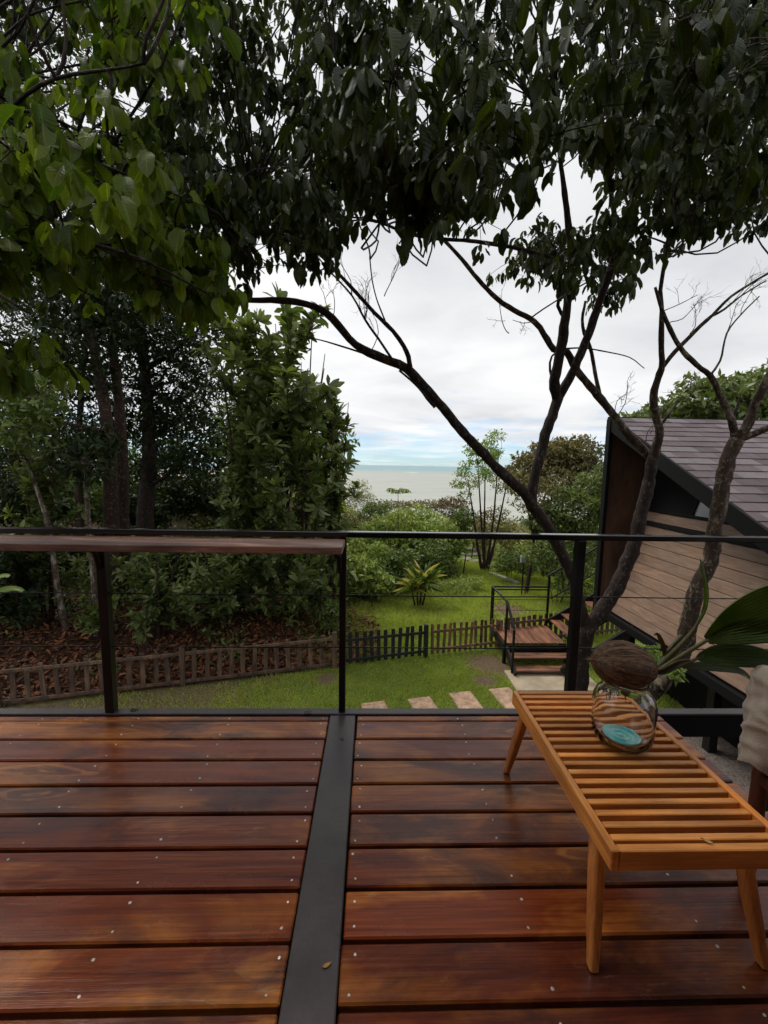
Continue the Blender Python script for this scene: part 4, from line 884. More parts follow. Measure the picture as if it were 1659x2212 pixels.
def build_overhang():
    # multi-stemmed tree rising in front of the stairs
    t = thing('overhanging_tree', 'forked dark tree beside the railing post with a long limb reaching left', 'tree', 'trees arching over the deck', loc=(0, 0, 0))
    d = 5.2; L = Limbs()
    base = PY(1250, 1500, d); gb = np.array([base[0] - .02, d + .05, g(base[0], d) - .2])
    L.limb([gb, gb * .5 + base * .5 + np.array([.03, 0, 0]), base, PY(1256, 1425, d), PY(1263, 1378, d), PY(1268, 1350, d)], [.15, .125, .112, .102, .106, .106], .08, 12)
    L.traced([(1266, 1365), (1256, 1320), (1244, 1270), (1228, 1225), (1205, 1180), (1190, 1148), (1165, 1112), (1147, 1092)], [30, 26, 27, 29, 29, 30], d, d, .06, 12)
    L.traced([(1152, 1098), (1130.5, 1064), (1083, 1020.8), (1039, 973), (999.5, 933.5), (964, 890), (916, 834), (876.5, 794.6), (829, 774.8), (785, 755), (753.5, 731), (718, 687.5), (682, 663.7), (640, 652), (585, 648), (540, 648), (480, 640), (400, 622), (330, 605), (230, 560), (120, 520)], [27, 25, 23, 22, 22, 20, 17, 15, 13, 11, 8, 5], d, 4.3, .07, 10)
    L.traced([(886.5, 800), (882, 770), (872, 748), (848.8, 715), (809, 675.6), (769.4, 632), (729.7, 590), (680, 540), (610, 490), (540, 420)], [12, 12, 10, 9, 8, 6, 5], 4.85, 4.4, .07, 7)
    L.traced([(852.7, 785), (817, 731), (789, 691), (761.5, 640), (721.8, 596), (690, 560)], [6, 6, 5, 4, 3], 4.8, 4.6, .07, 6)
    L.traced([(834.9, 700), (822, 668), (813, 643.9), (804, 605), (799, 560)], [4, 3.5, 3], 4.8, 4.7, .07, 5)
    L.traced([(940, 880), (922, 860), (905, 838), (880, 815), (862, 800)], [8, 6, 5, 5], 4.88, 4.84, .05, 6)
    L.traced([(785, 763), (722, 743), (690, 734), (640, 722)], [5, 4, 2], 4.75, 4.6, .07, 5)
    # upright limb
    L.traced([(1147, 1098), (1152, 1044.6), (1166, 989), (1178, 937.5), (1198, 886), (1207.9, 850)], [27, 25, 24, 26], d, d, .07, 11)
    L.traced([(1203, 862), (1198, 822), (1211.8, 755), (1221.8, 687.5), (1229.7, 620), (1234, 548), (1226, 470), (1215, 380), (1200, 260)], [24, 25, 23, 20, 17, 12, 7], d, 4.4, .07, 10)
    L.traced([(1207, 858), (1229.7, 818.4), (1253.5, 766.8), (1277, 707), (1301, 636), (1316.6, 590), (1335, 530), (1349.5, 480), (1369.5, 425), (1400, 350)], [21, 21, 19, 18, 16, 13, 8], d, 4.5, .07, 10)
    L.traced([(1335, 530), (1325, 450), (1317, 390), (1316, 310), (1330, 220)], [13, 11, 9, 6], 4.9, 4.3, .07, 7)
    L.traced([(1198, 835), (1188, 800), (1192, 770), (1215, 755), (1260, 752), (1310, 760), (1360, 772), (1392, 796)], [7, 5, 4, 3, 2], 5.15, 5.0, .06, 5)
    L.traced([(1185, 555), (1150, 545), (1109.5, 535), (1029.5, 522), (904.5, 510), (820, 480)], [10, 9, 8, 6], 4.7, 4.3, .07, 7)
    L.traced([(1221, 690), (1205, 660), (1210, 620), (1195, 560)], [9, 8, 5], 5.1, 4.9, .07, 6)
    # right stem, leaning to the right, its limb crossing back to the left
    P = L.traced([(1268, 1362), (1287, 1336), (1308.8, 1306), (1328.6, 1273), (1345, 1240), (1370.4, 1173), (1381, 1124), (1395, 1069.6), (1404, 1030), (1408.7, 1001), (1416, 972), (1422, 945)], [36, 36, 36, 33, 29, 27, 25, 19], d, 5.1, .06, 12)
    for (u0, v0, u1, v1) in ((1100, 720, 1090, 700), (800, 760, 850, 560), (830, 640, 850, 600), (760, 640, 740, 590), (1330, 905, 1350, 850)):
        p = PY(u0 if u0 < 1000 else u0, v0, 4.9); q = PY(u1, v1, 4.9)
        L.bare_spray(p, q - p, .35, .006, 3)
    for _ in range(7):
        u = random.uniform(600, 860); p = L.pts[int(np.argmin([abs(proj(x)[0] - u) + 3 * abs(proj(x)[1] - 690) for x in L.pts]))]; L.bare_spray(p, (random.uniform(-.5, .2), 0, 1), .30, .005, 3)
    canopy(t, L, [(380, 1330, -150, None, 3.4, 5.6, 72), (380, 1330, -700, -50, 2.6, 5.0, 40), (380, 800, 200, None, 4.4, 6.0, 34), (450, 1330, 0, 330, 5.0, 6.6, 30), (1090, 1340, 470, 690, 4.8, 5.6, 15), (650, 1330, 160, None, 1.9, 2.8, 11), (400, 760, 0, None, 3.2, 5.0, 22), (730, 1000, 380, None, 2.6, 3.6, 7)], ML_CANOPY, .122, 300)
    L.build('trunk', B_DARK, t)
    # pale barked stem growing from the same root with its own branches
    t2 = thing('overhanging_tree', 'slender pale barked tree branching in front of the cabin roof', 'tree', 'trees arching over the deck'); L = Limbs()
    d2 = 5.1
    L.traced([(1414, 985), (1418, 967), (1424, 930.6), (1414.8, 894), (1411.8, 854), (1424, 808), (1430, 790), (1428.6, 747), (1428.6, 701.4), (1430, 670.8), (1426, 640), (1430, 600), (1440, 540), (1450, 450)], [22, 19, 17, 15, 12, 10, 9, 7], d2, 4.6, .06, 9)
    L.traced([(1405, 988), (1393.4, 976.4), (1359.8, 942.8), (1323, 894), (1283, 845), (1246.8, 802), (1225, 762), (1196, 755), (1175, 722), (1154, 695), (1098.8, 663.7), (1063, 636), (1023, 592), (987.6, 548.6), (940, 500), (880, 440)], [22, 20, 18, 16, 13, 11, 9, 6], 5.3, 5.0, .07, 9)
    L.traced([(1300, 868), (1290, 830), (1283, 790), (1275, 750), (1262, 720), (1258, 690), (1265, 650)], [10, 9, 8, 6], 5.3, 5.2, .07, 7)
    L.traced([(1428, 798), (1457.6, 759.5), (1488, 729), (1515, 702), (1540, 680), (1580, 640), (1653, 594), (1720, 560)], [11, 10, 9, 7, 6, 5], 4.95, 4.6, .07, 7)
    L.traced([(1540, 682), (1565, 668), (1600, 640), (1655, 606)], [6, 5, 3], 4.8, 4.7, .07, 5)
    L.traced([(1418, 935), (1432, 912), (1445, 895), (1465, 868)], [9, 7, 3], 5.1, 5.0, .05, 6)
    for (u0, v0, du, dv, ln) in ((1330, 900, .5, 1, .3), (1460, 868, .6, 1, .35), (1430, 900, .3, 1, .3), (1545, 675, 1, .9, .45), (1490, 727, .1, 1, .3), (1600, 640, 1, .8, .3), (1432, 672, 1, .5, .4), (1165, 700, -1, .05, .3), (1440, 700, 1, .7, .4), (1395, 960, .3, 1, .25)): L.bare_spray(PY(u0, v0, 5.0), (du, 0, dv), ln, .006, 3)
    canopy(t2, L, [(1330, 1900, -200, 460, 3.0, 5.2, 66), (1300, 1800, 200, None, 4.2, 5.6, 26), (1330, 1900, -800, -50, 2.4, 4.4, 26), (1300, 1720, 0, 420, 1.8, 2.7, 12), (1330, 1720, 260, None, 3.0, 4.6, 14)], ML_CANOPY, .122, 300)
    L.build('trunk', B_LICHEN, t2)
    # the nearer trunk on the right
    t3 = thing('garden_tree', 'lichen speckled trunk forking at the right, in front of the cabin wall', 'tree', 'trees arching over the deck'); L = Limbs(); d3 = 4.6
    b0 = PY(1400, 1510, d3); gb = np.array([b0[0] - .1, d3, g(b0[0], d3) - .2])
    L.limb([gb, b0, PY(1425, 1475, d3), PY(1455, 1440, d3), PY(1476.7, 1404.7, d3), PY(1487.6, 1342, d3), PY(1504, 1274, d3), PY(1534, 1211, d3), PY(1542, 1151, d3), PY(1553, 1096.8, d3), PY(1561.5, 1043.7, d3), PY(1573.8, 985.6, d3), PY(1592, 949, d3)], [.125, .095, .094, .090, .088, .085, .081, .078, .076, .076, .074, .076, .070], .06, 14)
    L.traced([(1590, 955), (1579.9, 909), (1555.5, 854), (1534, 811), (1512.7, 796), (1476, 759.5), (1454.6, 725.8), (1436, 686), (1428.6, 664.7), (1415, 620)], [19, 16, 13, 12, 11, 10, 9, 6], d3, 4.5, .06, 9)
    L.traced([(1592, 950), (1616.6, 915), (1631.9, 869.5), (1659, 817.5), (1700, 740), (1740, 640), (1760, 500)], [24, 20, 19, 18, 15, 12], d3, 4.2, .06, 9)
    L.traced([(1592, 948), (1628.8, 936.7), (1659, 924), (1720, 890), (1800, 830)], [20, 17, 15, 12], d3, 4.4, .06, 8)
    L.traced([(1580, 910), (1592, 880), (1600, 850)], [8, 6, 3], d3, 4.6, .05, 6)
    L.traced([(1534, 811), (1555, 780), (1570, 720), (1600, 680), (1640, 640)], [6, 4, 3], 4.5, 4.4, .06, 5)
    for (u0, v0, du, dv, ln) in ((1600, 680, .6, 1, .3), (1570, 720, .3, 1, .3)): L.bare_spray(PY(u0, v0, 4.5), (du, 0, dv), ln, .005, 2)
    L.build('trunk', B_LICHEN, t3)
    # tree left of the deck whose green sprays hang into the picture
    t4 = thing('leafy_tree', 'bright green leafy sprays hanging in from the upper left', 'tree', 'trees arching over the deck'); L = Limbs()
    b = np.array([-3.35, 2.95, g(-3.35, 2.95) - .2])
    L.limb([b, b + (.05, .05, 2.2), b + (.1, .05, 4.4), b + (.3, .1, 6.0), b + (.6, .2, 7.2)], [.17, .14, .11, .08, .05], .15, 10)
    L.limb([b + (.1, .05, 5.0), (-2.6, 2.8, 2.5), (-2.0, 2.6, 2.7), (-1.4, 2.5, 2.6), (-.95, 2.5, 2.4)], [.04, .026, .016, .010, .005], .1, 7)
    L.limb([b + (.2, .1, 5.3), (-2.5, 2.7, 2.9), (-1.8, 2.4, 3.3), (-1.1, 2.2, 3.3)], [.03, .016, .010, .005], .1, 7)
    L.limb([b + (.1, .05, 4.7), (-2.5, 2.4, 2.1), (-1.9, 2.1, 2.25), (-1.55, 2.0, 2.1)], [.03, .02, .012, .006], .1, 6)
    for uv in ([(-30, 420), (60, 460), (150, 500), (260, 560), (330, 600)], [(-20, 560), (100, 590), (200, 640), (300, 690)], [(100, 330), (200, 350), (330, 400), (450, 450)], [(-20, 230), (100, 250), (200, 300), (280, 350)]): L.traced(uv, [8, 6, 4, 2], 2.6, 2.8, .07, 5)
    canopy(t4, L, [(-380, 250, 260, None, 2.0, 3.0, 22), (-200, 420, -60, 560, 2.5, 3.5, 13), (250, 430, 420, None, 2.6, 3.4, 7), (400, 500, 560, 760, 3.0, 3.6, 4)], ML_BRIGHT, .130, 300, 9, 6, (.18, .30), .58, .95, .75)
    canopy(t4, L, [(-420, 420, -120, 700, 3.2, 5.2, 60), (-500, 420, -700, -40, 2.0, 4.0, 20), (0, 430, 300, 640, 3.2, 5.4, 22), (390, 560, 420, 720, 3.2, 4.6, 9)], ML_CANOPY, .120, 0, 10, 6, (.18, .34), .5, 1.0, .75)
    L.build('trunk', B_DARK, t4)
build_overhang()

# ------------------------------------------------------------------ trees and shrubs of the left bank
def blob_points(n, c, r, shell=.5):
    d = rand_dirs(n); q = rng.random(n) ** (1 / 3); q = shell * (.72 + .28 * q) + (1 - shell) * q; lum = 1 + .22 * np.sin(d[:, 0] * 5 + d[:, 2] * 7 + c[0]) ; return np.asarray(c) + d * (q * lum)[:, None] * np.asarray(r)
def rosette_tree(label, u, dist, vtop, vbot, halfw, n, L=.19, mat=ML_ROSETTE, bark=B_RED, nper=11, stems=3, lean=0.0, group='trees and shrubs on the left bank', name='rosette_tree', bottom=.0, Wr=.34, tr=.05):
    """an upright tree or tall shrub whose stems end in rosettes; measured by its top, foot and half width in the picture"""
    x = PY(u, 1100, dist)[0]; z0 = g(x, dist); top = PY(u, vtop, dist)[2]; hw = halfw * dist / F; h = top - z0
    t = thing(name, label, 'tree' if h > 2.2 else 'shrub', group, loc=(x, dist, z0)); o = np.array([x, dist, z0]); LB = Limbs(); C = []
    for s in range(stems):
        a = s * 2.4 + random.random(); px = np.array([math.cos(a), math.sin(a), 0]) * hw * .25; q = px * 2.2 + np.array([lean, 0, h * random.uniform(.8, .97)])
        LB.limb([px * .3 + (0, 0, -.15), px * .8 + (0, 0, h * .3), px * 1.5 + (lean * .5, 0, h * .62), q], [tr, tr * .8, tr * .5, tr * .18], .25, 7)
    LP = np.array(LB.pts); nsh = max(5, n // 6)
    for k in range(nsh):                       # leafy shoots of different reach, the crown's outline stays ragged
        f = ((k + random.random()) / nsh) ** .62; zt_ = h * (bottom + (1 - bottom) * f) * random.uniform(.74, 1.05); w = hw * (1.12 - .16 * f) * random.uniform(.45, 1.25); a = random.random() * 6.283; rr = w * random.random() ** .45
        tip = np.array([rr * math.cos(a) + lean * f, rr * math.sin(a), zt_]); ln = min(zt_ * .8, random.uniform(.5, 1.5)); foot = tip - np.array([math.cos(a) * ln * .6, math.sin(a) * ln * .6, ln * .85])
        nb = LP[np.argmin(np.linalg.norm(LP - foot, axis=1))]; LB.twig(nb, foot, .016, .010, 0, 4); LB.twig(foot, tip, .011, .005, 0, 4)
        m = max(2, int(ln / (L * .62)))
        for q in range(m): C.append(tip + (foot - tip) * (q / m) ** 1.1 + rng.normal(size=3) * .05 * (q > 0))
    C = np.array(C); A, P = rosette_leaves(C, nper, L, Wr=Wr); crown(t, A, P, T_OBO, mat); LB.build('trunk', bark, t); return t
def blob_tree(name, label, u, dist, blobs, mat, L=.10, trunk=None, bark=B_DARK, group=None, tmpl=T_SML, cat=None, Wr=.5, mats=None):
    """blobs: (du, v, ru, rv, count) leaf masses in picture units around column u at this distance"""
    x = PY(u, 1100, dist)[0]; z0 = g(x, dist); t = thing(name, label, cat or ('tree' if trunk else 'shrub'), group, loc=(x, dist, z0)); o = np.array([x, dist, z0]); LB = Limbs(); Cs = []; s = dist / F
    for (du, v, ru, rv, n) in blobs:
        c = PY(u + du, v, dist) - o; c[1] += random.uniform(-.3, .3) * ru * s; P = blob_points(n, c, (ru * s, ru * s * .8, rv * s)); Cs.append(P)
        LB.limb([(c[0] * .15, 0, -.1), (c[0] * .4, c[1] * .4, c[2] * .45), (c[0] * .9, c[1] * .9, c[2] * .95)], [.5 * (trunk or .03), .35 * (trunk or .03), .1 * (trunk or .03)], .3, 6)
        for q in P[rng.integers(0, len(P), 14)]: LB.twig(c * .9, q, .01, .004, 0, 3)
    C = np.concatenate(Cs); C = C[C[:, 2] > .02]; A, P = random_leaves(C, L, Wr); crown(t, A, P, tmpl, mat); LB.build('trunk', bark, t); return t

def build_bank():
    R_ = rosette_tree
    R_('tall rosette leaved tree at the edge of the open sky, left of the sea view', 640, 10.6, 650, 1380, 112, 430, .35, stems=6, nper=12, Wr=.38)
    R_('rosette leaved tree leaning towards the sea, its crown against the sky', 715, 11.6, 830, 1380, 66, 190, .34, stems=4, nper=12, Wr=.38)
    R_('rosette leaved tree between the dark trunks and the tall sky edge tree', 535, 11.2, 640, 1380, 95, 300, .33, stems=4, nper=12, Wr=.38)
    R_('dark broad rosette shrub in front of the thick black trunk', 500, 10.3, 1000, 1390, 64, 190, .22, mat=ML_ROSETTE, stems=3)
    R_('dark rosette leaved sapling left of the reddish trunks', 85, 9.6, 840, 1420, 75, 200, .23, mat=ML_ROSETTE, stems=2)
    R_('deep green low rosette shrub right behind the left railing post', 330, 9.3, 1180, 1420, 80, 170, .20, mat=ML_ROSETTE, stems=3)
    R_('broad leaved rosette shrub below the wooden bar shelf', 470, 9.7, 1175, 1400, 95, 260, .21, stems=3, mat=ML_ROSETTE)
    R_('pale veined young shrub by the white mottled stems', 200, 9.0, 1270, 1430, 45, 50, .18, mat=ML_BUSHD, stems=2)
    R_('leafy shrub at the right end of the brown fence', 640, 10.4, 1180, 1400, 75, 230, .19, stems=3, mat=ML_BUSHD)
    R_('low green shrub at the corner of the black fence section', 712, 10.2, 1290, 1395, 32, 45, .13, mat=ML_BUSHD, stems=2)
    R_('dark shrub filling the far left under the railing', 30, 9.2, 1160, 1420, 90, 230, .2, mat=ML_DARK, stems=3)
    # crowned forest trees with dark fine foliage
    def forest(label, u, d, vtop, trunk_uv, w, blobs, bark, mat=ML_DARK, L=.17):
        x = PY(trunk_uv[-1][0], trunk_uv[-1][1], d)[0]; t = thing('forest_tree', label, 'tree', 'trees and shrubs on the left bank', loc=(x, d, g(x, d))); o = np.array([x, d, g(x, d)]); LB = Limbs()
        pts = [PY(a, b, d) - o for a, b in trunk_uv][::-1]; s = d / F; pts[0][2] = min(pts[0][2], 0) - .15; LB.limb(pts, np.linspace(w, w * .45, len(pts)) * s * .5, .25, 9); LP = np.array(LB.pts); Cs = []
        for (bu, bv, ru, rv, n) in blobs:
            c = PY(bu, bv, d + random.uniform(-.8, .8)) - o; P = blob_points(n, c, (ru * s, ru * s * .8, rv * s), .3); Cs.append(P); nb = LP[np.argmin(np.linalg.norm(LP - c + (0, 0, .8), axis=1))]; LB.limb([nb, (nb + c) / 2 + (0, 0, -.1), c], [w * .16 * s, w * .1 * s, w * .04 * s], .2, 6)
            for q in P[rng.integers(0, n, 20)]: LB.twig(c, q, .012, .004, 0, 3)
        A, P = random_leaves(np.concatenate(Cs), L, .42); crown(t, A, P, T_SML, mat); LB.build('trunk', bark, t)
    forest('thick black trunk with dark crown right of the two reddish trunks', 320, 13, 600, [(300, 700), (318, 850), (322, 960), (318, 1050), (316, 1150), (330, 1190)], 40, [(360, 800, 95, 75, 2100), (300, 900, 80, 60, 1300), (390, 900, 70, 60, 1100), (300, 700, 110, 80, 2000), (420, 720, 90, 70, 1600), (400, 990, 50, 40, 500), (340, 1010, 60, 40, 600)], B_DARK)
    forest('reddish trunk second from the left with peeling bark', 262, 11.0, 500, [(232, 620), (245, 760), (258, 880), (264, 1000), (268, 1140), (268, 1300)], 29, [(230, 640, 100, 80, 1500), (180, 760, 90, 70, 1200), (290, 690, 80, 60, 900)], B_RED)
    forest('reddish trunk with pale spots at the left, first of the pair', 235, 10.4, 500, [(180, 640), (200, 740), (222, 850), (236, 960), (240, 1080), (240, 1250), (246, 1340)], 34, [(140, 650, 100, 80, 1500), (90, 780, 90, 70, 1200), (200, 590, 100, 70, 1200), (60, 880, 70, 60, 700)], B_RED)
    forest('slim crooked mottled white stem at the far left of the fence', 100, 9.3, 800, [(40, 900), (60, 1000), (88, 1080), (108, 1150), (118, 1230), (130, 1300), (148, 1370)], 14, [(30, 920, 60, 50, 500), (70, 860, 60, 50, 500)], B_PALE, ML_BUSHD)
    forest('short slim mottled white stem beside the left railing post', 200, 9.2, 1100, [(186, 1010), (190, 1110), (198, 1210), (205, 1290), (207, 1370)], 14, [(180, 1000, 60, 50, 500), (210, 960, 50, 40, 400)], B_PALE, ML_DARK)
    forest('dark fine leaved tree closing the gap above the reddish trunks', 150, 13.5, 600, [(190, 700), (176, 850), (170, 980), (168, 1120)], 16, [(60, 640, 110, 70, 1700), (180, 700, 100, 70, 1700), (330, 640, 90, 60, 1300), (120, 820, 100, 60, 1500), (240, 830, 90, 60, 1300), (430, 800, 60, 70, 900), (460, 680, 60, 50, 800), (180, 930, 100, 50, 1200)], B_RED, ML_DARK, .14)
    forest('background tree filling the left edge above the rail', 30, 15, 600, [(20, 800), (30, 1000), (34, 1120)], 22, [(0, 850, 110, 90, 1500), (60, 950, 110, 70, 1300), (-60, 1000, 120, 90, 1200), (130, 1010, 80, 60, 700), (20, 720, 120, 90, 1500)], B_DARK, ML_DARK, .15)
    forest('twiggy tree reaching the top left corner against the sky', 60, 8.6, 0, [(60, 60), (40, 180), (0, 330), (-50, 520), (-90, 760), (-110, 1000), (-120, 1380)], 20, [(30, 60, 120, 110, 1500), (170, 60, 70, 70, 600), (60, 250, 100, 80, 900), (-80, 100, 100, 100, 800), (190, 200, 60, 60, 350)], B_DARK, ML_DARK, .10)
    # dense back row that closes the wood
    for i, (u, d, v, lb) in enumerate(((-60, 19, 900, 'dark back row tree at the far left behind the trunks'), (-420, 15, 850, 'dark back row tree beyond the left frame edge'), (-230, 17, 880, 'dark back row tree just outside the left frame edge'), (150, 20, 960, 'dark back row tree seen between the mottled stems'), (470, 19, 870, 'dark back row tree behind the rosette trees'), (600, 18, 880, 'back row tree hidden behind the tall rosette tree'), (300, 21, 960, 'low back row tree seen between the reddish and black trunks'))):
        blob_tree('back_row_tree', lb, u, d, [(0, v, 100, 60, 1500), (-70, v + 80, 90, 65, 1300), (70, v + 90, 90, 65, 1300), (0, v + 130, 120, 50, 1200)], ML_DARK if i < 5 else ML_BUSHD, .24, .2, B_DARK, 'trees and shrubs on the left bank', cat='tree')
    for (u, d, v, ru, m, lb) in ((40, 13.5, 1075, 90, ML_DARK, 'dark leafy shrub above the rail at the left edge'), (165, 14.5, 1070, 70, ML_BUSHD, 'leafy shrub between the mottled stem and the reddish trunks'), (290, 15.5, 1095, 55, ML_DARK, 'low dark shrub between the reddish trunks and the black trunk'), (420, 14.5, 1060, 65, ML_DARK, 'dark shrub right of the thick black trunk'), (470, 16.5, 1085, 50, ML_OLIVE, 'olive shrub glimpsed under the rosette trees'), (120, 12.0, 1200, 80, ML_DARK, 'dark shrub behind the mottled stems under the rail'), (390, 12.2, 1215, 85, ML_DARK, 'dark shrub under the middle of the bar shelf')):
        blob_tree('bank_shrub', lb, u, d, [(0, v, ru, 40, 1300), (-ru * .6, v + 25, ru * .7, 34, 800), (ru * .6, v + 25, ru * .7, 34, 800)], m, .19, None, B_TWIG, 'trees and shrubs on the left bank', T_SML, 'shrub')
    # low undergrowth nobody could count
    n = 26000; x = rng.uniform(-11.5, -.6, n); y = 9.02 + .255 * x + rng.uniform(.5, 8.5, n); k = (np.sin(x * 2.3 + y) + np.sin(y * 1.9 - x * 1.1) + rng.normal(size=n) * .7 + np.clip(fence_s(x, y) - 2.2, -1.4, 1.2)) > .35; x, y = x[k], y[k]
    C = np.stack([x, y, gz(x, y) + rng.random(len(x)) ** 1.5 * (.35 + .32 * np.clip(fence_s(x, y) - .8, 0, 2.2)) + .03], -1); A, P = random_leaves(C, .15, .42); tag(mesh_obj('undergrowth', leaf_mesh('undergrowth', A, P, T_SML, ML_BUSHD)), 'low leafy undergrowth on the left bank', 'undergrowth', None, 'stuff')
    n = 12000; x = rng.uniform(-10, .2, n); y = 9.02 + .255 * x + np.abs(rng.normal(size=n)) * 2.2 + .08; C = np.stack([x, y, gz(x, y) + .02 + rng.random(n) * .03], -1)
    D = rng.normal(size=(n, 3)); D[:, 2] = rng.normal(size=n) * .35 + .1; LL = rng.uniform(.05, .18, n); A, P = leaf_mats(C, D, np.array([0, 0, 1.]) + rng.normal(size=(n, 3)) * .45, LL, LL * .36)
    tag(mesh_obj('leaf_litter', leaf_mesh('leaf_litter', A, P, T_MID, ML_LITTER)), 'red brown fallen leaves covering the bank behind the fence', 'leaf litter', None, 'stuff')
    # pale boarded shed far behind the trunks
    x, d = PY(385, 1090, 24)[0], 24.0; z = g(x, d); t = thing('garden_shed', 'pale boarded shed glimpsed far behind the dark trunks', 'shed', loc=(x, d, z)); MW = mat_plain('pale_boards', (.52, .44, .34), .7, .25, 3)
    for k in range(12): MB().box((-1.5 + k * .25, -.02 - .012 * (k % 2), -.2), (-1.26 + k * .25, .03, 1.15), .004).build('wall_board', MW, t)
    MB().box((-1.55, .031, -.2), (1.55, 2.0, 1.12), .01).build('wall', MW, t)
    V = [(-1.7, -.25, 1.12), (1.7, -.25, 1.12), (1.7, 2.2, 1.45), (-1.7, 2.2, 1.45)]; V += [(a, b, c + .05) for a, b, c in V]; MB().add([np.array(v) for v in V], [(3, 2, 1, 0), (4, 5, 6, 7), (0, 1, 5, 4), (1, 2, 6, 5), (2, 3, 7, 6), (3, 0, 4, 7)]).build('roof', mat_plain('pale_roof', (.45, .36, .27), .7), t)
build_bank()

# ------------------------------------------------------------------ garden middle and right
def build_garden():
    Bt = blob_tree; GM = 'bushes between the lawn and the sea'
    Bt('flowering_bush', 'yellowish bush on the slope beside the rosette trees', 772, 21, [(0, 1062, 30, 24, 900), (-18, 1085, 30, 22, 700), (24, 1080, 18, 14, 300)], ML_YELLOW, .13, None, B_TWIG, GM, T_LAN, Wr=.2)
    Bt('green_bush', 'mid green bush right of the yellowish bush', 812, 20, [(0, 1098, 26, 18, 700), (20, 1112, 26, 16, 600), (-22, 1112, 22, 16, 500)], ML_BUSHD, .12, None, B_TWIG, GM)
    Bt('brown_bush', 'brownish scrub below the yellowish bush', 770, 18.5, [(-20, 1125, 34, 20, 700), (22, 1135, 34, 18, 600)], ML_OLIVE, .11, None, B_TWIG, GM)
    Bt('broad_bush', 'large bright green bush in the centre of the garden', 890, 18.5, [(0, 1120, 46, 26, 1500), (-40, 1140, 40, 24, 1100), (44, 1135, 40, 26, 1100), (10, 1160, 70, 26, 1600)], ML_BUSH, .15, None, B_TWIG, GM)
    Bt('broad_bush', 'bright leafy bush just below the rail, right of the shelf end', 800, 15.2, [(0, 1205, 46, 34, 1700), (-44, 1195, 36, 40, 1300), (34, 1230, 40, 30, 1300), (-10, 1250, 60, 26, 1300)], ML_BUSH, .15, None, B_TWIG, GM)
    Bt('broad_bush', 'dense green bush directly behind the striped plant', 930, 15.8, [(0, 1195, 44, 34, 1500), (30, 1225, 36, 26, 1100), (-36, 1220, 36, 30, 1100)], ML_BUSHD, .13, None, B_TWIG, GM)
    Bt('grassy_clump', 'low grassy clump right of the striped plant', 980, 14.6, [(0, 1262, 46, 14, 1300), (-30, 1272, 34, 12, 800), (40, 1258, 26, 10, 600)], ML_BUSH, .17, None, B_TWIG, GM, T_LAN, Wr=.12)
    Bt('grassy_clump', 'shaggy green clump at the lawn edge below the shelf end', 775, 13.2, [(0, 1275, 34, 22, 1100), (-26, 1290, 26, 18, 700), (24, 1290, 26, 16, 700)], ML_BUSHD, .19, None, B_TWIG, GM, T_LAN, Wr=.12)
    Bt('broad_bush', 'bright bush in front of the shelf end bush, touching the lawn', 765, 13.0, [(0, 1240, 50, 34, 1500), (-40, 1225, 40, 36, 1100), (44, 1262, 40, 24, 900)], ML_BUSH, .17, None, B_TWIG, GM)
    Bt('broad_bush', 'green bush left of the striped plant', 840, 14.4, [(0, 1240, 44, 34, 1400), (-30, 1262, 40, 22, 900), (30, 1215, 36, 30, 900)], ML_BUSHD, .16, None, B_TWIG, GM)
    Bt('broad_bush', 'bright green bush below the brow right of the sapling', 935, 17.2, [(0, 1150, 50, 30, 1500), (-50, 1165, 40, 26, 1100), (46, 1175, 34, 28, 900)], ML_BUSH, .17, None, B_TWIG, GM)
    Bt('broad_bush', 'light green bush beside the sapling stem', 845, 17.8, [(0, 1135, 44, 28, 1300), (-40, 1150, 40, 26, 1000)], ML_BUSH, .16, None, B_TWIG, GM)
    Bt('green_bush', 'dark green bush left of the airy tree foot', 985, 17.6, [(0, 1165, 26, 30, 900), (-20, 1190, 26, 24, 700), (14, 1120, 26, 24, 700)], ML_BUSHD, .14, None, B_TWIG, GM)
    Bt('olive_scrub', 'olive brown scrub at the brow of the hill before the sea', 900, 27, [(-40, 1092, 40, 10, 900), (20, 1090, 40, 10, 900), (80, 1088, 36, 12, 800), (-90, 1096, 30, 10, 500)], ML_OLIVE, .15, None, B_TWIG, GM)
    Bt('dry_thicket', 'brown dry thicket left of the light green tree', 985, 22, [(-10, 1100, 34, 26, 1300), (20, 1135, 34, 30, 1300), (-20, 1160, 24, 20, 600)], ML_BROWN, .12, None, B_TWIG, GM)
    Bt('olive_scrub', 'olive green scrub between the light green tree stems', 1060, 20, [(0, 1130, 44, 34, 1300), (40, 1160, 30, 28, 800), (-20, 1170, 24, 18, 400)], ML_OLIVE, .13, None, B_TWIG, GM)
    # scrub covering the slope towards the sea, too dense to count
    for nm, mt, lab, n, off in (('hillside_scrub', ML_OLIVE, 'olive and brown scrub covering the slope down to the sea', 38000, 0.0), ('hillside_thicket', ML_BUSH, 'green thicket covering the slope down to the sea', 44000, 2.1)):
        x = rng.uniform(-14, 22, n); y = 16.8 + rng.random(n) ** 1.4 * 27; k = (np.sin(x * .9 + off) + np.sin(y * .8 + x * .5 + off * 2) + rng.normal(size=n) * .6 > 0) & ~((x > 2.4) & (x < 6.5) & (y < 20.5)) & ~((x < -1.5) & (y < 18.5)); x, y = x[k], y[k]
        hh = .5 + .5 * np.sin(x * 1.7 + y * .9 + off) * np.sin(y * 1.5 - x * .6); C = np.stack([x, y, gz(x, y) + rng.random(len(x)) ** .7 * (.35 + .85 * np.abs(hh))], -1); A, P = random_leaves(C, .24, .45)
        tag(mesh_obj(nm, leaf_mesh(nm, A, P, T_SML, mt)), lab, 'scrub', None, 'stuff')
